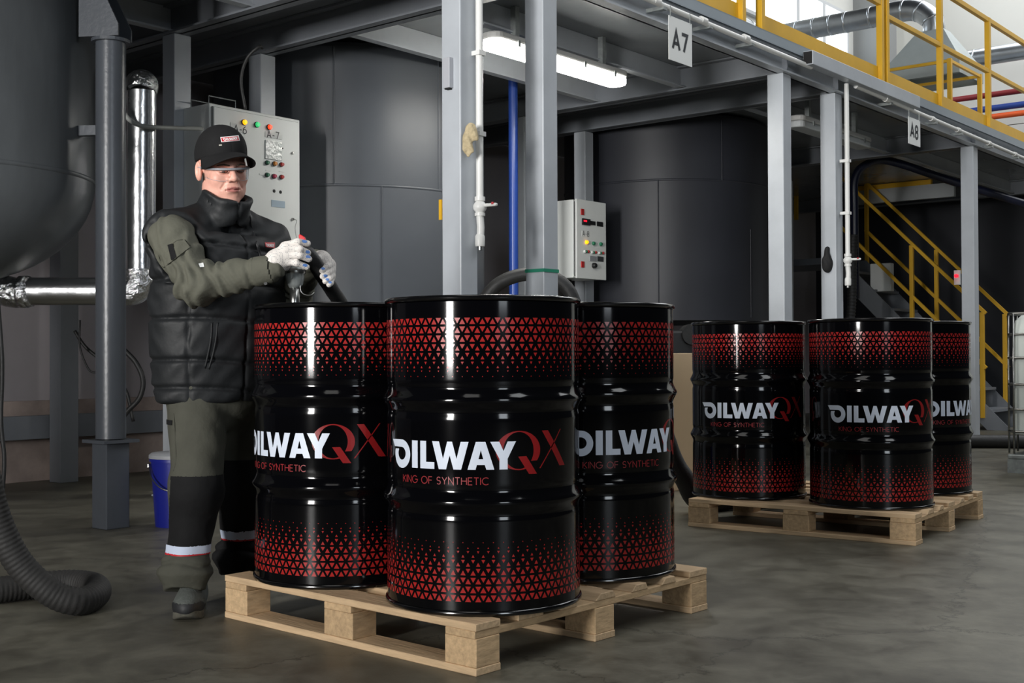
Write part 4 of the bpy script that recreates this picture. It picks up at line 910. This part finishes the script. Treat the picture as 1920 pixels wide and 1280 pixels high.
# ---- head and neck (local frame: x person's right, y forward, z up)
HC = D(417, 318, 4.17); YAW, HPIT, HROL = math.radians(34), math.radians(11), math.radians(6)
HR_ = np.array([[-math.cos(YAW), math.sin(YAW), 0], [-math.sin(YAW), -math.cos(YAW), 0], [0, 0, 1.0]])     # columns: right, forward, up
RP = np.array([[1, 0, 0], [0, math.cos(HPIT), math.sin(HPIT)], [0, -math.sin(HPIT), math.cos(HPIT)]])
RL = np.array([[math.cos(HROL), 0, math.sin(HROL)], [0, 1, 0], [-math.sin(HROL), 0, math.cos(HROL)]])
HM = HR_ @ RP @ RL
def hw(P): return np.asarray(P) @ HM.T + HC
def head_fn(X, Y, Z):
    A = np.abs(X)
    d = ell(X, Y, Z, (0, -0.014, 0.045), (0.077, 0.098, 0.09))
    d = smin(d, ell(X, Y, Z, (0, 0.028, -0.028), (0.066, 0.066, 0.088)), 0.03)
    d = smin(d, ell(X, Y, Z, (0, 0.034, -0.074), (0.056, 0.053, 0.042)), 0.025)
    d = smin(d, ell(A, Y, Z, (0.046, 0.012, -0.066), (0.018, 0.034, 0.026)), 0.025)
    d = smin(d, ell(X, Y, Z, (0, 0.074, -0.104), (0.026, 0.022, 0.018)), 0.02)
    d = smin(d, ell(A, Y, Z, (0.040, 0.062, -0.026), (0.024, 0.024, 0.022)), 0.02)
    d = smin(d, ell(X, Y, Z, (0, 0.070, -0.056), (0.034, 0.030, 0.028)), 0.02)
    d = smin(d, cap(A, Y, Z, (0.0, 0.089, 0.024), (0.042, 0.076, 0.022), 0.013, 0.012), 0.014)
    d = smax(d, -ell(A, Y, Z, (0.031, 0.100, 0.004), (0.021, 0.018, 0.012)), 0.012)
    d = smin(d, ell(A, Y, Z, (0.031, 0.083, 0.002), (0.015, 0.012, 0.011)), 0.006)
    d = smin(d, cap(X, Y, Z, (0, 0.092, 0.014), (0, 0.113, -0.022), 0.0075, 0.0115), 0.012)
    d = smin(d, ell(A, Y, Z, (0.0135, 0.101, -0.027), (0.0085, 0.011, 0.0085)), 0.008)
    d = smax(d, -cap(A, Y, Z, (0.007, 0.109, -0.036), (0.009, 0.101, -0.034), 0.003, 0.003), 0.003)
    d = smin(d, ell(X, Y, Z, (0, 0.0945, -0.055), (0.022, 0.010, 0.0050)), 0.006)
    d = smin(d, ell(X, Y, Z, (0, 0.0935, -0.066), (0.019, 0.010, 0.0055)), 0.006)
    d = smax(d, -cap(A, Y, Z, (0.0, 0.1055, -0.0605), (0.024, 0.092, -0.0630), 0.0026, 0.002), 0.003)
    d = smax(d, -cap(A, Y, Z, (0.021, 0.101, -0.028), (0.036, 0.084, -0.058), 0.003, 0.002), 0.008)
    d = smax(d, -cap(X, Y, Z, (-0.012, 0.101, -0.079), (0.012, 0.101, -0.079), 0.003, 0.003), 0.008)
    e = ell(A, Y, Z, (0.080, -0.012, -0.004), (0.011, 0.021, 0.034)); e = smax(e, -ell(A, Y, Z, (0.091, -0.006, 0.0), (0.010, 0.011, 0.021)), 0.006)
    d = smin(d, e, 0.006)
    d = smin(d, cap(X, Y, Z, (0, -0.030, -0.07), (0, -0.065, -0.26), 0.060, 0.066), 0.03)
    return d
P, Q = surface(head_fn, (-0.105, -0.15, -0.29), (0.105, 0.14, 0.145), 0.0024)
Pw = hw(P); body = np_mesh('body', Pw, Q[:, ::1], SKIN, person)
ctr = P[Q].mean(1)
patch('lips', Pw, Q, (np.abs(ctr[:, 0]) < 0.021) & (ctr[:, 1] > 0.085) & (np.abs(ctr[:, 2] + 0.0605) < 0.0095 - 0.16 * np.abs(ctr[:, 0])), 0.0003, LIP, body)
patch('hair', Pw, Q, (np.abs(ctr[:, 0]) > 0.045) & (ctr[:, 1] < 0.012) & (ctr[:, 2] > -0.035) & (ctr[:, 2] < 0.06) & ~((np.abs(ctr[:, 0]) > 0.069) & (ctr[:, 1] > -0.04) & (ctr[:, 1] < 0.02) & (ctr[:, 2] < 0.036)) | ((ctr[:, 1] < -0.05) & (ctr[:, 2] > -0.07) & (ctr[:, 2] < 0.06)), 0.0016, HAIR, body)
for s_ in (-1, 1):
    eb = MB().tube([hw(p) for p in ((s_ * 0.012, 0.104, 0.020), (s_ * 0.03, 0.0985, 0.0235), (s_ * 0.05, 0.084, 0.020))], [0.0022, 0.003, 0.0018], 8).build('eyebrow', HAIR, body, smooth=True)
    MB().tube(crom([hw(p) for p in ((s_ * 0.016, 0.0955, 0.0005), (s_ * 0.024, 0.0975, -0.0030), (s_ * 0.034, 0.0965, -0.0035), (s_ * 0.044, 0.089, -0.0005))], 4), 0.0013, 6).build('eyelid_line', mat('lash_brown', (70, 48, 42), 0.7), body, smooth=True)
    MB().lathe([(0, -0.0012), (0.006, -0.0012), (0.006, 0.0012), (0, 0.0012)], 12, hw((s_ * 0.031, 0.0955, -0.0012))).build('eye', mat('eye_dark', (52, 44, 42), 0.2), body)

# ---- cap
def cap_fn(X, Y, Z):
    d = ell(X, Y, Z, (0, -0.014, 0.045), (0.0855, 0.108, 0.107))
    d = smin(d, ell(X, Y, Z, (0, 0.030, 0.080), (0.066, 0.066, 0.064)), 0.03)
    seam = np.minimum(np.abs(X), np.abs(np.abs(X) - 0.55 * np.abs(Y - 0.0) - 0.02)); d = d + 0.0010 * np.exp(-(seam / 0.0018) ** 2)
    return smax(d, (0.036 + 0.22 * np.clip(Y, -0.05, 1)) - Z, 0.003)
P, Q = surface(cap_fn, (-0.1, -0.14, 0.0), (0.1, 0.125, 0.165), 0.0026)
Pw = hw(P); crown = np_mesh('cap', Pw, Q, CAPM, person); ctree = bvh(Pw, Q)
V = []; NI, NJ = 28, 8
for j in range(NJ + 1):
    for i in range(NI + 1):
        ps = math.radians(-74 + 148 * i / NI); t = j / NJ; L = 0.086 * max(0.0, math.cos(ps * 1.2)) ** 0.55 + 0.002
        b0 = np.array([0.084 * math.sin(ps), -0.012 + 0.106 * math.cos(ps), 0.064 - 0.030 * (1 - math.cos(ps))])
        V.append(hw(b0 + np.array([0.22 * math.sin(ps) * L * t, L * t, -0.10 * L * t - 0.040 * math.sin(ps) ** 2 * t])))
br = MB().add(V, [(j * (NI + 1) + i, (j + 1) * (NI + 1) + i, (j + 1) * (NI + 1) + i + 1, j * (NI + 1) + i + 1) for j in range(NJ) for i in range(NI)]).build('brim', CAPM, crown, smooth=True)
sm = br.modifiers.new('solid', 'SOLIDIFY'); sm.thickness = 0.0035; sm.offset = 0
cq = [(413.0, 257.0), (447.5, 253.5), (450.0, 263.5), (415.0, 266.5)]
quad_patch('badge_border', ctree, cq, mat('white_badge', (226, 224, 224), 0.6), crown, 6, 0.0012)
inn = [(414.6, 258.2), (446.2, 255.0), (448.4, 262.5), (416.2, 265.3)]
quad_patch('badge', ctree, inn, REDL, crown, 6, 0.0018)
word_patch('badge_lettering', ctree, [(417.2, 259.2), (445.0, 256.4), (446.8, 261.4), (418.4, 264.0)], GL_WHITE, (0, 0.4164, 0, H1), mat('white_badge', (226, 224, 224), 0.6), crown, 0.0024)
quad_patch('eyelet', ctree, [(410.5, 271), (416, 270.5), (416, 273), (410.5, 273.2)], mat('badge_grey', (170, 166, 156), 0.6), crown, 1, 0.002)

# ---- safety glasses
gl = MB()
def gp(ps, z, r=1.0): a = math.radians(ps); return hw((0.079 * r * math.sin(a), 0.004 + 0.110 * r * math.cos(a) ** 0.75 if abs(ps) < 89 else 0.004, z))
bar = [hw((0.080, -0.02, 0.010))] + [gp(ps, 0.009) for ps in (84, 70, 55, 38, 20, 0, -20, -38, -55, -70, -84)] + [hw((-0.080, -0.02, 0.010))]
GREYF = mat('grey_glasses_frame', (150, 152, 158), 0.35)
gf = MB().tube(crom(bar, 4), 0.0042, 10).build('safety_glasses', GREYF, person, smooth=True)
V = []; ni = 26
for j in range(5):
    for i in range(ni + 1):
        ps = -80 + 160 * i / ni; low = 0.040 - 0.016 * math.exp(-(ps / 13) ** 2) - 0.012 * (abs(ps) / 80) ** 3
        V.append(gp(ps, 0.008 - low * j / 4, 1.0 - 0.03 * (j / 4)))
MB().add(V, [(j * (ni + 1) + i, (j + 1) * (ni + 1) + i, (j + 1) * (ni + 1) + i + 1, j * (ni + 1) + i + 1) for j in range(4) for i in range(ni)]).build('lens', LENS, gf, smooth=True)
MB().tube([Vector(V[4 * (ni + 1) + i]) for i in range(ni + 1)], 0.0006, 6).build('lens_edge', GREYF, gf, smooth=True)

# ---- sleeves
S_R, E_R, W_R = D(323, 447, 4.0), D(370, 533, 3.93), D(509, 504, 3.885)
def sleeve_fn(a, b, c, ra, rb, rc):
    def fn(X, Y, Z):
        d = smin(cap(X, Y, Z, a, b, ra, rb), cap(X, Y, Z, b, c, rb * 0.98, rc), 0.03)
        ax = [(np.asarray(c) - np.asarray(b)) / np.linalg.norm(np.asarray(c) - np.asarray(b)), (np.asarray(b) - np.asarray(a)) / np.linalg.norm(np.asarray(b) - np.asarray(a))]
        s1 = (X - b[0]) * ax[0][0] + (Y - b[1]) * ax[0][1] + (Z - b[2]) * ax[0][2]; s2 = (X - b[0]) * ax[1][0] + (Y - b[1]) * ax[1][1] + (Z - b[2]) * ax[1][2]
        r2 = (X - b[0]) ** 2 + (Y - b[1]) ** 2 + (Z - b[2]) ** 2
        wr = np.sin(s1 * 150 + 3.5 * np.sin(Z * 38 + X * 12)) * np.exp(-r2 / 0.022) * 0.0045 + np.sin(s1 * 95 + 30 * Z + 2 * np.sin(60 * X)) * 0.0022 + np.sin(s2 * 70 + 25 * X + 1) * np.exp(-r2 / 0.05) * 0.003
        return d + wr * 1.35
    return fn
def lohi(pts, r): pts = np.array(pts); return pts.min(0) - r, pts.max(0) + r
sfn = sleeve_fn(S_R, E_R, W_R, 0.076, 0.066, 0.042)
lo, hi = lohi([S_R, E_R, W_R], 0.1); SP, SQ = surface(sfn, lo, hi, 0.0045)
slv = np_mesh('sleeve', SP, SQ, OLIVE, person); stree = bvh(SP, SQ)
S_L, E_L, W_L = np.array([-0.905, 4.30, 1.22]), np.array([-0.80, 4.36, 1.07]), D(588, 489, 4.16)
sfl = sleeve_fn(S_L, E_L, W_L, 0.062, 0.066, 0.042); lo, hi = lohi([S_L, E_L, W_L], 0.1); P, Q = surface(sfl, lo, hi, 0.006); np_mesh('sleeve', P, Q, OLIVE, person)
# cuff, pocket flap and strap of the near sleeve
cu0 = np.asarray(W_R) + (np.asarray(E_R) - np.asarray(W_R)) * 0.18
P, Q = surface(lambda X, Y, Z: cap(X, Y, Z, cu0, W_R, 0.049, 0.0455) , *lohi([cu0, W_R], 0.07), 0.004)
ax_ = (np.asarray(W_R) - cu0) / np.linalg.norm(np.asarray(W_R) - cu0); tpar = (P[Q].mean(1) - cu0) @ ax_
keep = (tpar > 0) & (tpar < np.linalg.norm(np.asarray(W_R) - cu0) + 0.004); cuf = patch('cuff', P, Q, keep, 0.0, OLIVE, slv)
quad_patch('sleeve_pocket_flap', stree, [(302, 482), (345, 448), (356, 463), (310, 499)], OLIVE, slv, 8, 0.006)
strip('sleeve_seam', stree, [(297, 478), (305, 500), (313, 496), (330, 482), (345, 470), (358, 463)], 0.0016, OLIVED, slv)
strip('sleeve_seam', stree, [(302, 480), (318, 463), (332, 451), (346, 450), (357, 461)], 0.0016, OLIVED, slv)
quad_patch('sleeve_strap', stree, [(314, 459), (323, 456), (331, 482), (321, 488)], BLKC, slv, 5, 0.008)
bt = on_surface(stree, 498, 531, 0.004)
if bt is not None: MB().tube([bt + Vector((0, 0.006, 0)), bt - Vector((0, 0.002, 0))], 0.0055, 12).build('button', DARK, slv)
quad_patch('sleeve_tag', stree, [(372, 494), (381, 492), (383, 500), (375, 501)], PAPER, slv, 2, 0.004)

# ---- padded vest (torso frame: x person's right, y forward)
def vest_fn(X, Y, Z):
    x = (X - TC[0]) * RT[0] + (Y - TC[1]) * RT[1]; y = (X - TC[0]) * FT[0] + (Y - TC[1]) * FT[1]; y = y - 0.03 * (Z - 0.9); A = np.abs(x)
    k = np.clip((Z - 0.70) / 0.6, 0, 1); a_ = 0.226 + 0.022 * np.sin(k * 2.6); b_ = 0.160 + 0.024 * np.sin(k * 2.9)
    e = (np.sqrt((x / a_) ** 2 + (y / b_) ** 2 + 1e-9) - 1) * 0.185
    d = smax(smax(e, 0.702 - Z, 0.02), Z - 1.275, 0.06)
    d = smin(d, cap(A, y, Z, (0.0, -0.02, 1.325), (0.200, 0.006, 1.272), 0.080, 0.074), 0.05)
    dx = np.sqrt((x / 0.075) ** 2 + ((y - 0.026 - 0.20 * (Z - 1.36)) / 0.082) ** 2 + 1e-9) - 1; ring = np.abs(dx * 0.08) - 0.011 + 0.0028 * np.sin(105 * Z + 4 * np.sin(2.5 * np.arctan2(x, y) + 0.6))
    ztop = 1.438 - 0.42 * y; d = smin(d, smax(smax(ring, Z - ztop, 0.014), 1.30 - Z, 0.01), 0.012)
    # quilting seams, centre zip, side seam
    for zs in (1.225, 1.106, 0.977, 0.838, 0.745): d = d + 0.0095 * np.exp(-((Z - zs - 0.012 * np.sin(x * 9)) / 0.008) ** 2) * (Z < 1.26)
    ang = np.arctan2(x, y)
    d = d + 0.006 * np.exp(-((x) / 0.005) ** 2) * (y > 0) + 0.005 * np.exp(-(((ang - 1.02) * 0.2) / 0.006) ** 2) * (Z < 1.12)
    d = d - 0.004 * np.sin(23 * x + 31 * Z + 2 * np.sin(17 * Z)) * np.cos(27 * y - 19 * Z) - 0.0022 * np.sin(70 * Z + 40 * x + 3 * np.sin(25 * y)) * np.cos(35 * x)
    s = sfn(X, Y, Z); d = d - 0.010 * np.exp(-((s - 0.018) / 0.016) ** 2) * (Z > 1.10)
    return smax(d, -(s - 0.004) - 6.0 * np.clip(Z - 1.262, 0, 1), 0.008)
P, Q = surface(vest_fn, (TC[0] - 0.33, TC[1] - 0.33, 0.68), (TC[0] + 0.33, TC[1] + 0.33, 1.47), 0.0058)
vest = np_mesh('vest', P, Q, VEST, person); vtree = bvh(P, Q)
strip('zip', vtree, [(470, 392), (468, 405), (470, 420), (475, 438), (481, 455), (487, 475), (490, 495)], 0.0045, DARK, vest)
strip('pocket_welt', vtree, [(397, 604), (396, 630), (391, 660), (384, 690)], 0.0035, VEST, vest)
strip('pocket_welt', vtree, [(408, 604), (405, 635), (399, 665), (391, 692)], 0.0035, VEST, vest)
cq = [(496.5, 454.0), (515.5, 454.5), (515.5, 465.0), (498.5, 463.0)]
quad_patch('chest_badge', vtree, cq, REDL, vest, 4, 0.004)
word_patch('badge_lettering', vtree, [(498.5, 456.5), (514.0, 457.5), (514.0, 463.5), (500.0, 461.5)], GL_WHITE, (0, 0.4164, 0, H1), mat('white_badge', (226, 224, 224), 0.6), vest, 0.0055)
quad_patch('shoulder_tab', vtree, [(333, 404), (340, 407), (341, 413), (332, 411)], REDL, vest, 2, 0.004)

# ---- trousers
legs = {'near': (D(372, 735, 4.12), D(368, 915, 4.03), D(351, 1078, 4.06)), 'far': (D(446, 735, 4.28), D(453, 915, 4.28), D(452, 1052, 4.36))}
def trouser_fn(X, Y, Z):
    x = (X - TC[0]) * RT[0] + (Y - TC[1]) * RT[1]; y = (X - TC[0]) * FT[0] + (Y - TC[1]) * FT[1]
    d = ell(x, y, Z, (0, 0, 0.76), (0.190, 0.145, 0.17))
    for h_, k_, a_ in legs.values():
        l = smin(cap(X, Y, Z, h_, k_, 0.104, 0.081), cap(X, Y, Z, k_, (a_[0], a_[1], 0.17), 0.081, 0.064), 0.04)
        c = cap(X, Y, Z, (a_[0], a_[1] - 0.004, 0.135), (a_[0], a_[1] - 0.008, 0.098), 0.091, 0.070)
        c = np.maximum(c, 0.080 + 0.25 * (Y - a_[1]) * -1 - Z)
        th_ = np.arctan2(X - a_[0], Y - a_[1])
        c = c + 0.010 * np.exp(-((Z - 0.172 - 0.012 * np.sin(th_ * 2 + 1)) / 0.008) ** 2) - 0.006 * np.sin(th_ * 3 + 0.7) * (Z < 0.2)
        l = smin(l, c, 0.012)
        l = l + 0.0030 * np.sin(40 * Z + 3 * np.sin(th_ * 2) + 30 * X) * np.cos(25 * Y + 12 * Z) + 0.004 * np.sin(th_ * 5 + 9 * Z) * np.clip((0.8 - Z), 0, 0.4)
        d = smin(d, l, 0.03)
    return d
lo, hi = lohi([p for l in legs.values() for p in l], 0.15); lo[2] = 0.03; hi[2] = 0.90
lo[0] = min(lo[0], TC[0] - 0.24); hi[0] = max(hi[0], TC[0] + 0.24); lo[1] = min(lo[1], TC[1] - 0.24); hi[1] = max(hi[1], TC[1] + 0.24)
P, Q = surface(trouser_fn, lo, hi, 0.0055)
tro = np_mesh('trousers', P, Q, OLIVED, person); ttree = bvh(P, Q); ctr = P[Q].mean(1)
for nm, (h_, k_, a_) in legs.items():
    oth = legs['far' if nm == 'near' else 'near']; ax2 = np.linalg.norm(ctr[:, :2] - np.array([(k_[0] + a_[0]) / 2, (k_[1] + a_[1]) / 2]), axis=1); ax3 = np.linalg.norm(ctr[:, :2] - np.array([(oth[1][0] + oth[2][0]) / 2, (oth[1][1] + oth[2][1]) / 2]), axis=1)
    mine = ax2 < ax3; zt, zb = (0.468, 0.238) if nm == 'near' else (0.50, 0.245); cx_ = k_[0] + (a_[0] - k_[0]) * np.clip((k_[2] - ctr[:, 2]) / 0.3, 0, 1)
    side = ctr[:, 0] - cx_ > (-0.070 if nm == 'near' else -0.2)
    front = (ctr[:, 1] < k_[1] + 0.055)
    patch('knee_patch', P, Q, mine & side & front & (ctr[:, 2] < zt) & (ctr[:, 2] > zb), 0.0022, BLKC, tro)
    patch('reflective_band', P, Q, mine & (ctr[:, 2] < zb) & (ctr[:, 2] > zb - 0.029), 0.0035, REFL, tro)
    patch('band_piping', P, Q, mine & (ctr[:, 2] <= zb - 0.029) & (ctr[:, 2] > zb - 0.034), 0.003, REDL, tro)
    if nm == 'far': patch('shin_panel', P, Q, mine & front & (ctr[:, 2] <= zb - 0.034) & (ctr[:, 2] > 0.05), 0.0022, BLKC, tro)
    if nm == 'near': patch('thigh_tab', P, Q, mine & (np.abs(ctr[:, 2] - 0.64) < 0.008) & (ctr[:, 0] < h_[0] - 0.06) & (ctr[:, 1] < h_[1]), 0.003, BLKC, tro)
strip('trouser_seam', ttree, [(326, 775), (328, 820), (330, 860), (325, 883)], 0.0018, OLIVED, tro)

# ---- shoes
def shoe(pos, yaw, label=None):
    c, s = math.cos(yaw), math.sin(yaw); fw = np.array([s, -c]); rt = np.array([-c, -s])
    def fn(X, Y, Z):
        x = (X - pos[0]) * rt[0] + (Y - pos[1]) * rt[1]; y = (X - pos[0]) * fw[0] + (Y - pos[1]) * fw[1]
        d = ell(x, y, Z, (0, 0.035, 0.040), (0.047, 0.135, 0.050)); d = smin(d, ell(x, y, Z, (0.002, 0.095, 0.044), (0.046, 0.068, 0.040)), 0.02)
        d = smin(d, cap(x, y, Z, (0, -0.05, 0.06), (0, -0.055, 0.15), 0.046, 0.044), 0.03); d = smin(d, cap(x, y, Z, (0, 0.06, 0.07), (0, -0.03, 0.125), 0.028, 0.034), 0.03)
        return smax(d, 0.016 - Z, 0.004)
    def sole(X, Y, Z):
        x = (X - pos[0]) * rt[0] + (Y - pos[1]) * rt[1]; y = (X - pos[0]) * fw[0] + (Y - pos[1]) * fw[1]
        e = ell(x, y, Z * 0, (0, 0.09, 0), (0.050, 0.080, 9)); e = smin(e, ell(x, y, Z * 0, (0, -0.045, 0), (0.042, 0.065, 9)), 0.04)
        lift = np.clip(y - 0.10, 0, 1) ** 2 * 4; return smax(smax(e, 0.0 + lift - Z, 0.003), Z - 0.026 - lift, 0.004)
    lo = (pos[0] - 0.2, pos[1] - 0.2, -0.01); hi = (pos[0] + 0.2, pos[1] + 0.2, 0.2)
    P, Q = surface(fn, lo, hi, 0.004); sh = np_mesh('shoe', P, Q, SHOE, person); c_ = P[Q].mean(1); yy = (c_[:, 0] - pos[0]) * fw[0] + (c_[:, 1] - pos[1]) * fw[1]
    patch('toe_cap', P, Q, (c_[:, 2] < 0.022 + 0.42 * np.clip(yy - 0.03, 0, 0.085)) , 0.0022, SHOEB, sh)
    P2, Q2 = surface(sole, lo, hi, 0.004); np_mesh('sole', P2, Q2, SOLE, sh)
    pf = lambda x, y, z: (pos[0] + rt[0] * x + fw[0] * y, pos[1] + rt[1] * x + fw[1] * y, z)
    for k in range(3):
        y_ = 0.062 - 0.028 * k; z_ = 0.098 + 0.014 * k; MB().tube(crom([pf(-0.026, y_ - 0.004, z_ - 0.012), pf(0, y_ + 0.006, z_ + 0.004), pf(0.026, y_ - 0.004, z_ - 0.012)], 4), 0.0026, 8).build('lace', mat('grey_lace', (136, 130, 124), 0.8), sh, smooth=True)
    lp = crom([pf(0.004, 0.05, 0.106), pf(0.022, 0.066, 0.102), pf(0.030, 0.060, 0.092), pf(0.016, 0.058, 0.098), pf(0.002, 0.048, 0.108)], 5); MB().tube(lp, 0.0026, 8).build('lace', mat('grey_lace', (136, 130, 124), 0.8), sh, smooth=True)
shoe((-1.083, 4.09), math.radians(8)); shoe((legs['far'][2][0], legs['far'][2][1] + 0.03), math.radians(30))

# ---- gloves
def hand(fingers, palm, wrist, parent, tips, kp=0.014):
    def fn(X, Y, Z):
        d = None
        for a, b, ra, rb in palm:
            c = cap(X, Y, Z, a, b, ra, rb); d = c if d is None else smin(d, c, 0.022)
        for a, b, ra, rb in wrist: d = smin(d, cap(X, Y, Z, a, b, ra, rb), 0.016)
        fd_ = None
        for pts, r in fingers:
            f = None
            for i in range(len(pts) - 1):
                c = cap(X, Y, Z, pts[i], pts[i + 1], r * (1.06 - 0.04 * i), r * (1.02 - 0.05 * i)); f = c if f is None else smin(f, c, 0.006)
            fd_ = f if fd_ is None else smin(fd_, f, 0.0022)
        return smin(d, fd_, kp)
    allp = [p for a, b, _, _ in palm + wrist for p in (a, b)] + [p for pts, _ in fingers for p in pts]; lo, hi = lohi(allp, 0.05)
    P, Q = surface(fn, lo, hi, 0.0024); g = np_mesh('glove', P, Q, GLOVE, parent); c_ = P[Q].mean(1); N = vnormals(P, Q)[Q].mean(1)
    for p, r in tips:
        patch('blue_print', P, Q, (np.linalg.norm((c_ - np.asarray(p)) * np.array([1, 0.6, 1.5]), axis=1) < r) & (N[:, 1] < 0.1), 0.0006, BLUEPRT, g)
    a, b, ra, rb = wrist[0]; ax = (np.asarray(b) - np.asarray(a)); ax = ax / np.linalg.norm(ax); t_ = (c_ - np.asarray(a)) @ ax
    patch('knit_cuff', P, Q, (t_ < 0.016) & (np.linalg.norm(c_ - np.asarray(a), axis=1) < 0.07), 0.001, GLOVEK, g)
    return g
d0 = 3.885
fing = [([D(534, 461, d0), D(558, 453.5, d0 - 0.004), D(576.5, 456.5, d0 + 0.022)], 0.0112), ([D(536, 469, d0 - 0.006), D(562, 467, d0 - 0.012), D(577, 474, d0 + 0.014)], 0.0112),
        ([D(536, 479, d0 - 0.006), D(562, 478.5, d0 - 0.010), D(579, 485.5, d0 + 0.014)], 0.0110), ([D(535, 490, d0), D(556, 493, d0 - 0.006), D(575, 500.5, d0 + 0.016)], 0.0102),
        ([D(522, 500, d0 + 0.02), D(536, 500, d0 + 0.045), D(546, 492, d0 + 0.075)], 0.0118)]
hand(fing, [(D(520, 484, d0), D(535, 465, d0 - 0.002), 0.027, 0.017), (D(520, 488, d0), D(535, 486, d0), 0.029, 0.018), (D(517, 490, d0 + 0.008), D(526, 500, d0 + 0.012), 0.028, 0.018)],
     [(D(505, 500, d0 + 0.004), D(517, 491, d0), 0.030, 0.030)], person, [(D(571, 452, d0), 0.0085), (D(577, 472, d0), 0.0075), (D(578, 481, d0), 0.0080), (D(572, 497, d0), 0.0075)])
e0 = 4.0
fing = [([D(620, 495, e0 + 0.05), D(613, 500, e0 + 0.014), D(604, 507, e0 + 0.000)], 0.0108), ([D(622, 506, e0 + 0.045), D(615, 512, e0 + 0.012), D(605, 518, e0 + 0.000)], 0.0105),
        ([D(622, 516, e0 + 0.04), D(618, 522, e0 + 0.012), D(610, 527, e0 + 0.002)], 0.0102), ([D(621, 524, e0 + 0.04), D(620, 530, e0 + 0.016), D(617, 533.5, e0 + 0.008)], 0.0095),
        ([D(604, 482, e0 + 0.05), D(596, 484, e0 + 0.02), D(590, 491, e0 + 0.004)], 0.0112)]
hand(fing, [(D(603, 485, e0 + 0.06), D(618, 497, e0 + 0.055), 0.023, 0.020), (D(606, 490, e0 + 0.065), D(620, 518, e0 + 0.045), 0.024, 0.014)], [(D(590, 488, e0 + 0.13), D(602, 485, e0 + 0.075), 0.028, 0.027)], person,
     [(D(606, 504, e0), 0.0075), (D(610, 517, e0), 0.0075), (D(614, 524, e0), 0.0065), (D(619, 529, e0), 0.006)])

# ---- filling lance held in the gloves
ln = thing('filling_lance', 'metal filling lance on a black hose held in the drum', 'lance', D(553, 572, 3.955)); dl = 3.962; q = D(553, 500, dl); LX, LY = q[0], q[1]
zz = lambda y: D(553, y, dl)[2]
MB().tube([(LX - 0.002, LY, 0.96), (LX, LY, zz(530))], 0.0165, 24).build('pipe', METAL, ln, smooth=True)
MB().lathe([(0, zz(540)), (0.0175, zz(540)), (0.026, zz(533)), (0.030, zz(522)), (0.0305, zz(514)), (0.033, zz(512)), (0.034, zz(507)), (0.030, zz(502)), (0.024, zz(498)), (0, zz(496))], 32, (LX, LY, 0)).build('nozzle_body', METALD, ln, smooth=True)
MB().lathe([(0.0345, zz(513)), (0.0355, zz(511)), (0.0355, zz(507)), (0.0345, zz(505))], 32, (LX, LY, 0), caps=False).build('collar', METAL, ln, smooth=True)
hp2 = crom([D(554, 500, dl), D(560, 482, dl + 0.005), D(574, 474, dl + 0.015), D(588, 490, dl + 0.035), D(602, 512, 4.045), D(624, 546, 4.2), D(646, 584, 4.36), np.array([-0.57, 4.46, 0.86]), np.array([-0.52, 4.52, 0.45]), np.array([-0.40, 4.66, 0.18])], 7)
MB().tube(hp2, [0.0255] * len(hp2), 24).build('hose', RUB, ln, smooth=True)
m = MB(); A_ = Vector(D(560, 440, dl)); m.prism([D(559.5, 440, dl), D(562, 438.5, dl), D(571, 444, dl), D(574, 452, dl), D(570, 462, dl), D(562, 462, dl)], (0, 0.018, 0)); m.build('trigger_lever', mat('red_lever', (206, 34, 40), 0.4), ln, bevel=0.003)
MB().tube(crom([D(562.5, 534, dl - 0.012), D(564, 545, dl - 0.012), D(569, 551, dl - 0.012), D(578, 553.5, dl - 0.012), D(585, 552, dl - 0.012), D(589.5, 547.5, dl - 0.012)], 5), 0.0018, 8).build('hanging_hook', METAL, ln, smooth=True)

# ---- rag on the drop pipe and glove on the column
def lump(name, label, cat, c, fn_r, m_, sz, amp=1.0):
    rng = np.random.RandomState(int(abs(c[0] * 1000)) % 9999); ph = rng.rand(8) * 6.28
    def fn(X, Y, Z):
        x, y, z = X - c[0], Y - c[1], Z - c[2]; return fn_r(x, y, z) + amp * 0.007 * np.sin(70 * x + 35 * z + ph[0]) * np.cos(45 * z + ph[1] + 30 * x) + amp * 0.003 * np.sin(60 * z + 130 * x + ph[2])
    P, Q = surface(fn, np.array(c) - sz, np.array(c) + sz, 0.004); o = np_mesh(name, P, Q, m_, None); return tag(o, label, cat)
rc = atv(883, 260, -0.055)
lump('rag', 'crumpled beige rag stuffed behind the drop pipe on the front left column', 'rag', rc, lambda x, y, z: smin(ell(x, y, z, (0.006, 0, 0.028), (0.034, 0.018, 0.052)), smin(ell(x, y, z, (-0.022, 0, -0.02), (0.020, 0.014, 0.04)), ell(x, y, z, (-0.006, 0, -0.055), (0.018, 0.011, 0.038)), 0.02), 0.02), RAG, 0.12)
gc = atu(1551, 487, 4.2793 - 0.015)
lump('work_glove', 'black work glove hanging on the column beside the drop pipe', 'glove', gc, lambda x, y, z: smin(ell(x, y, z, (0, 0, -0.03), (0.044, 0.03, 0.07)), cap(x, y, z, (0, 0, 0.03), (0, 0, 0.085), 0.026, 0.018), 0.02), mat('black_work_glove', (20, 20, 21), 0.75), 0.16, 0.35)
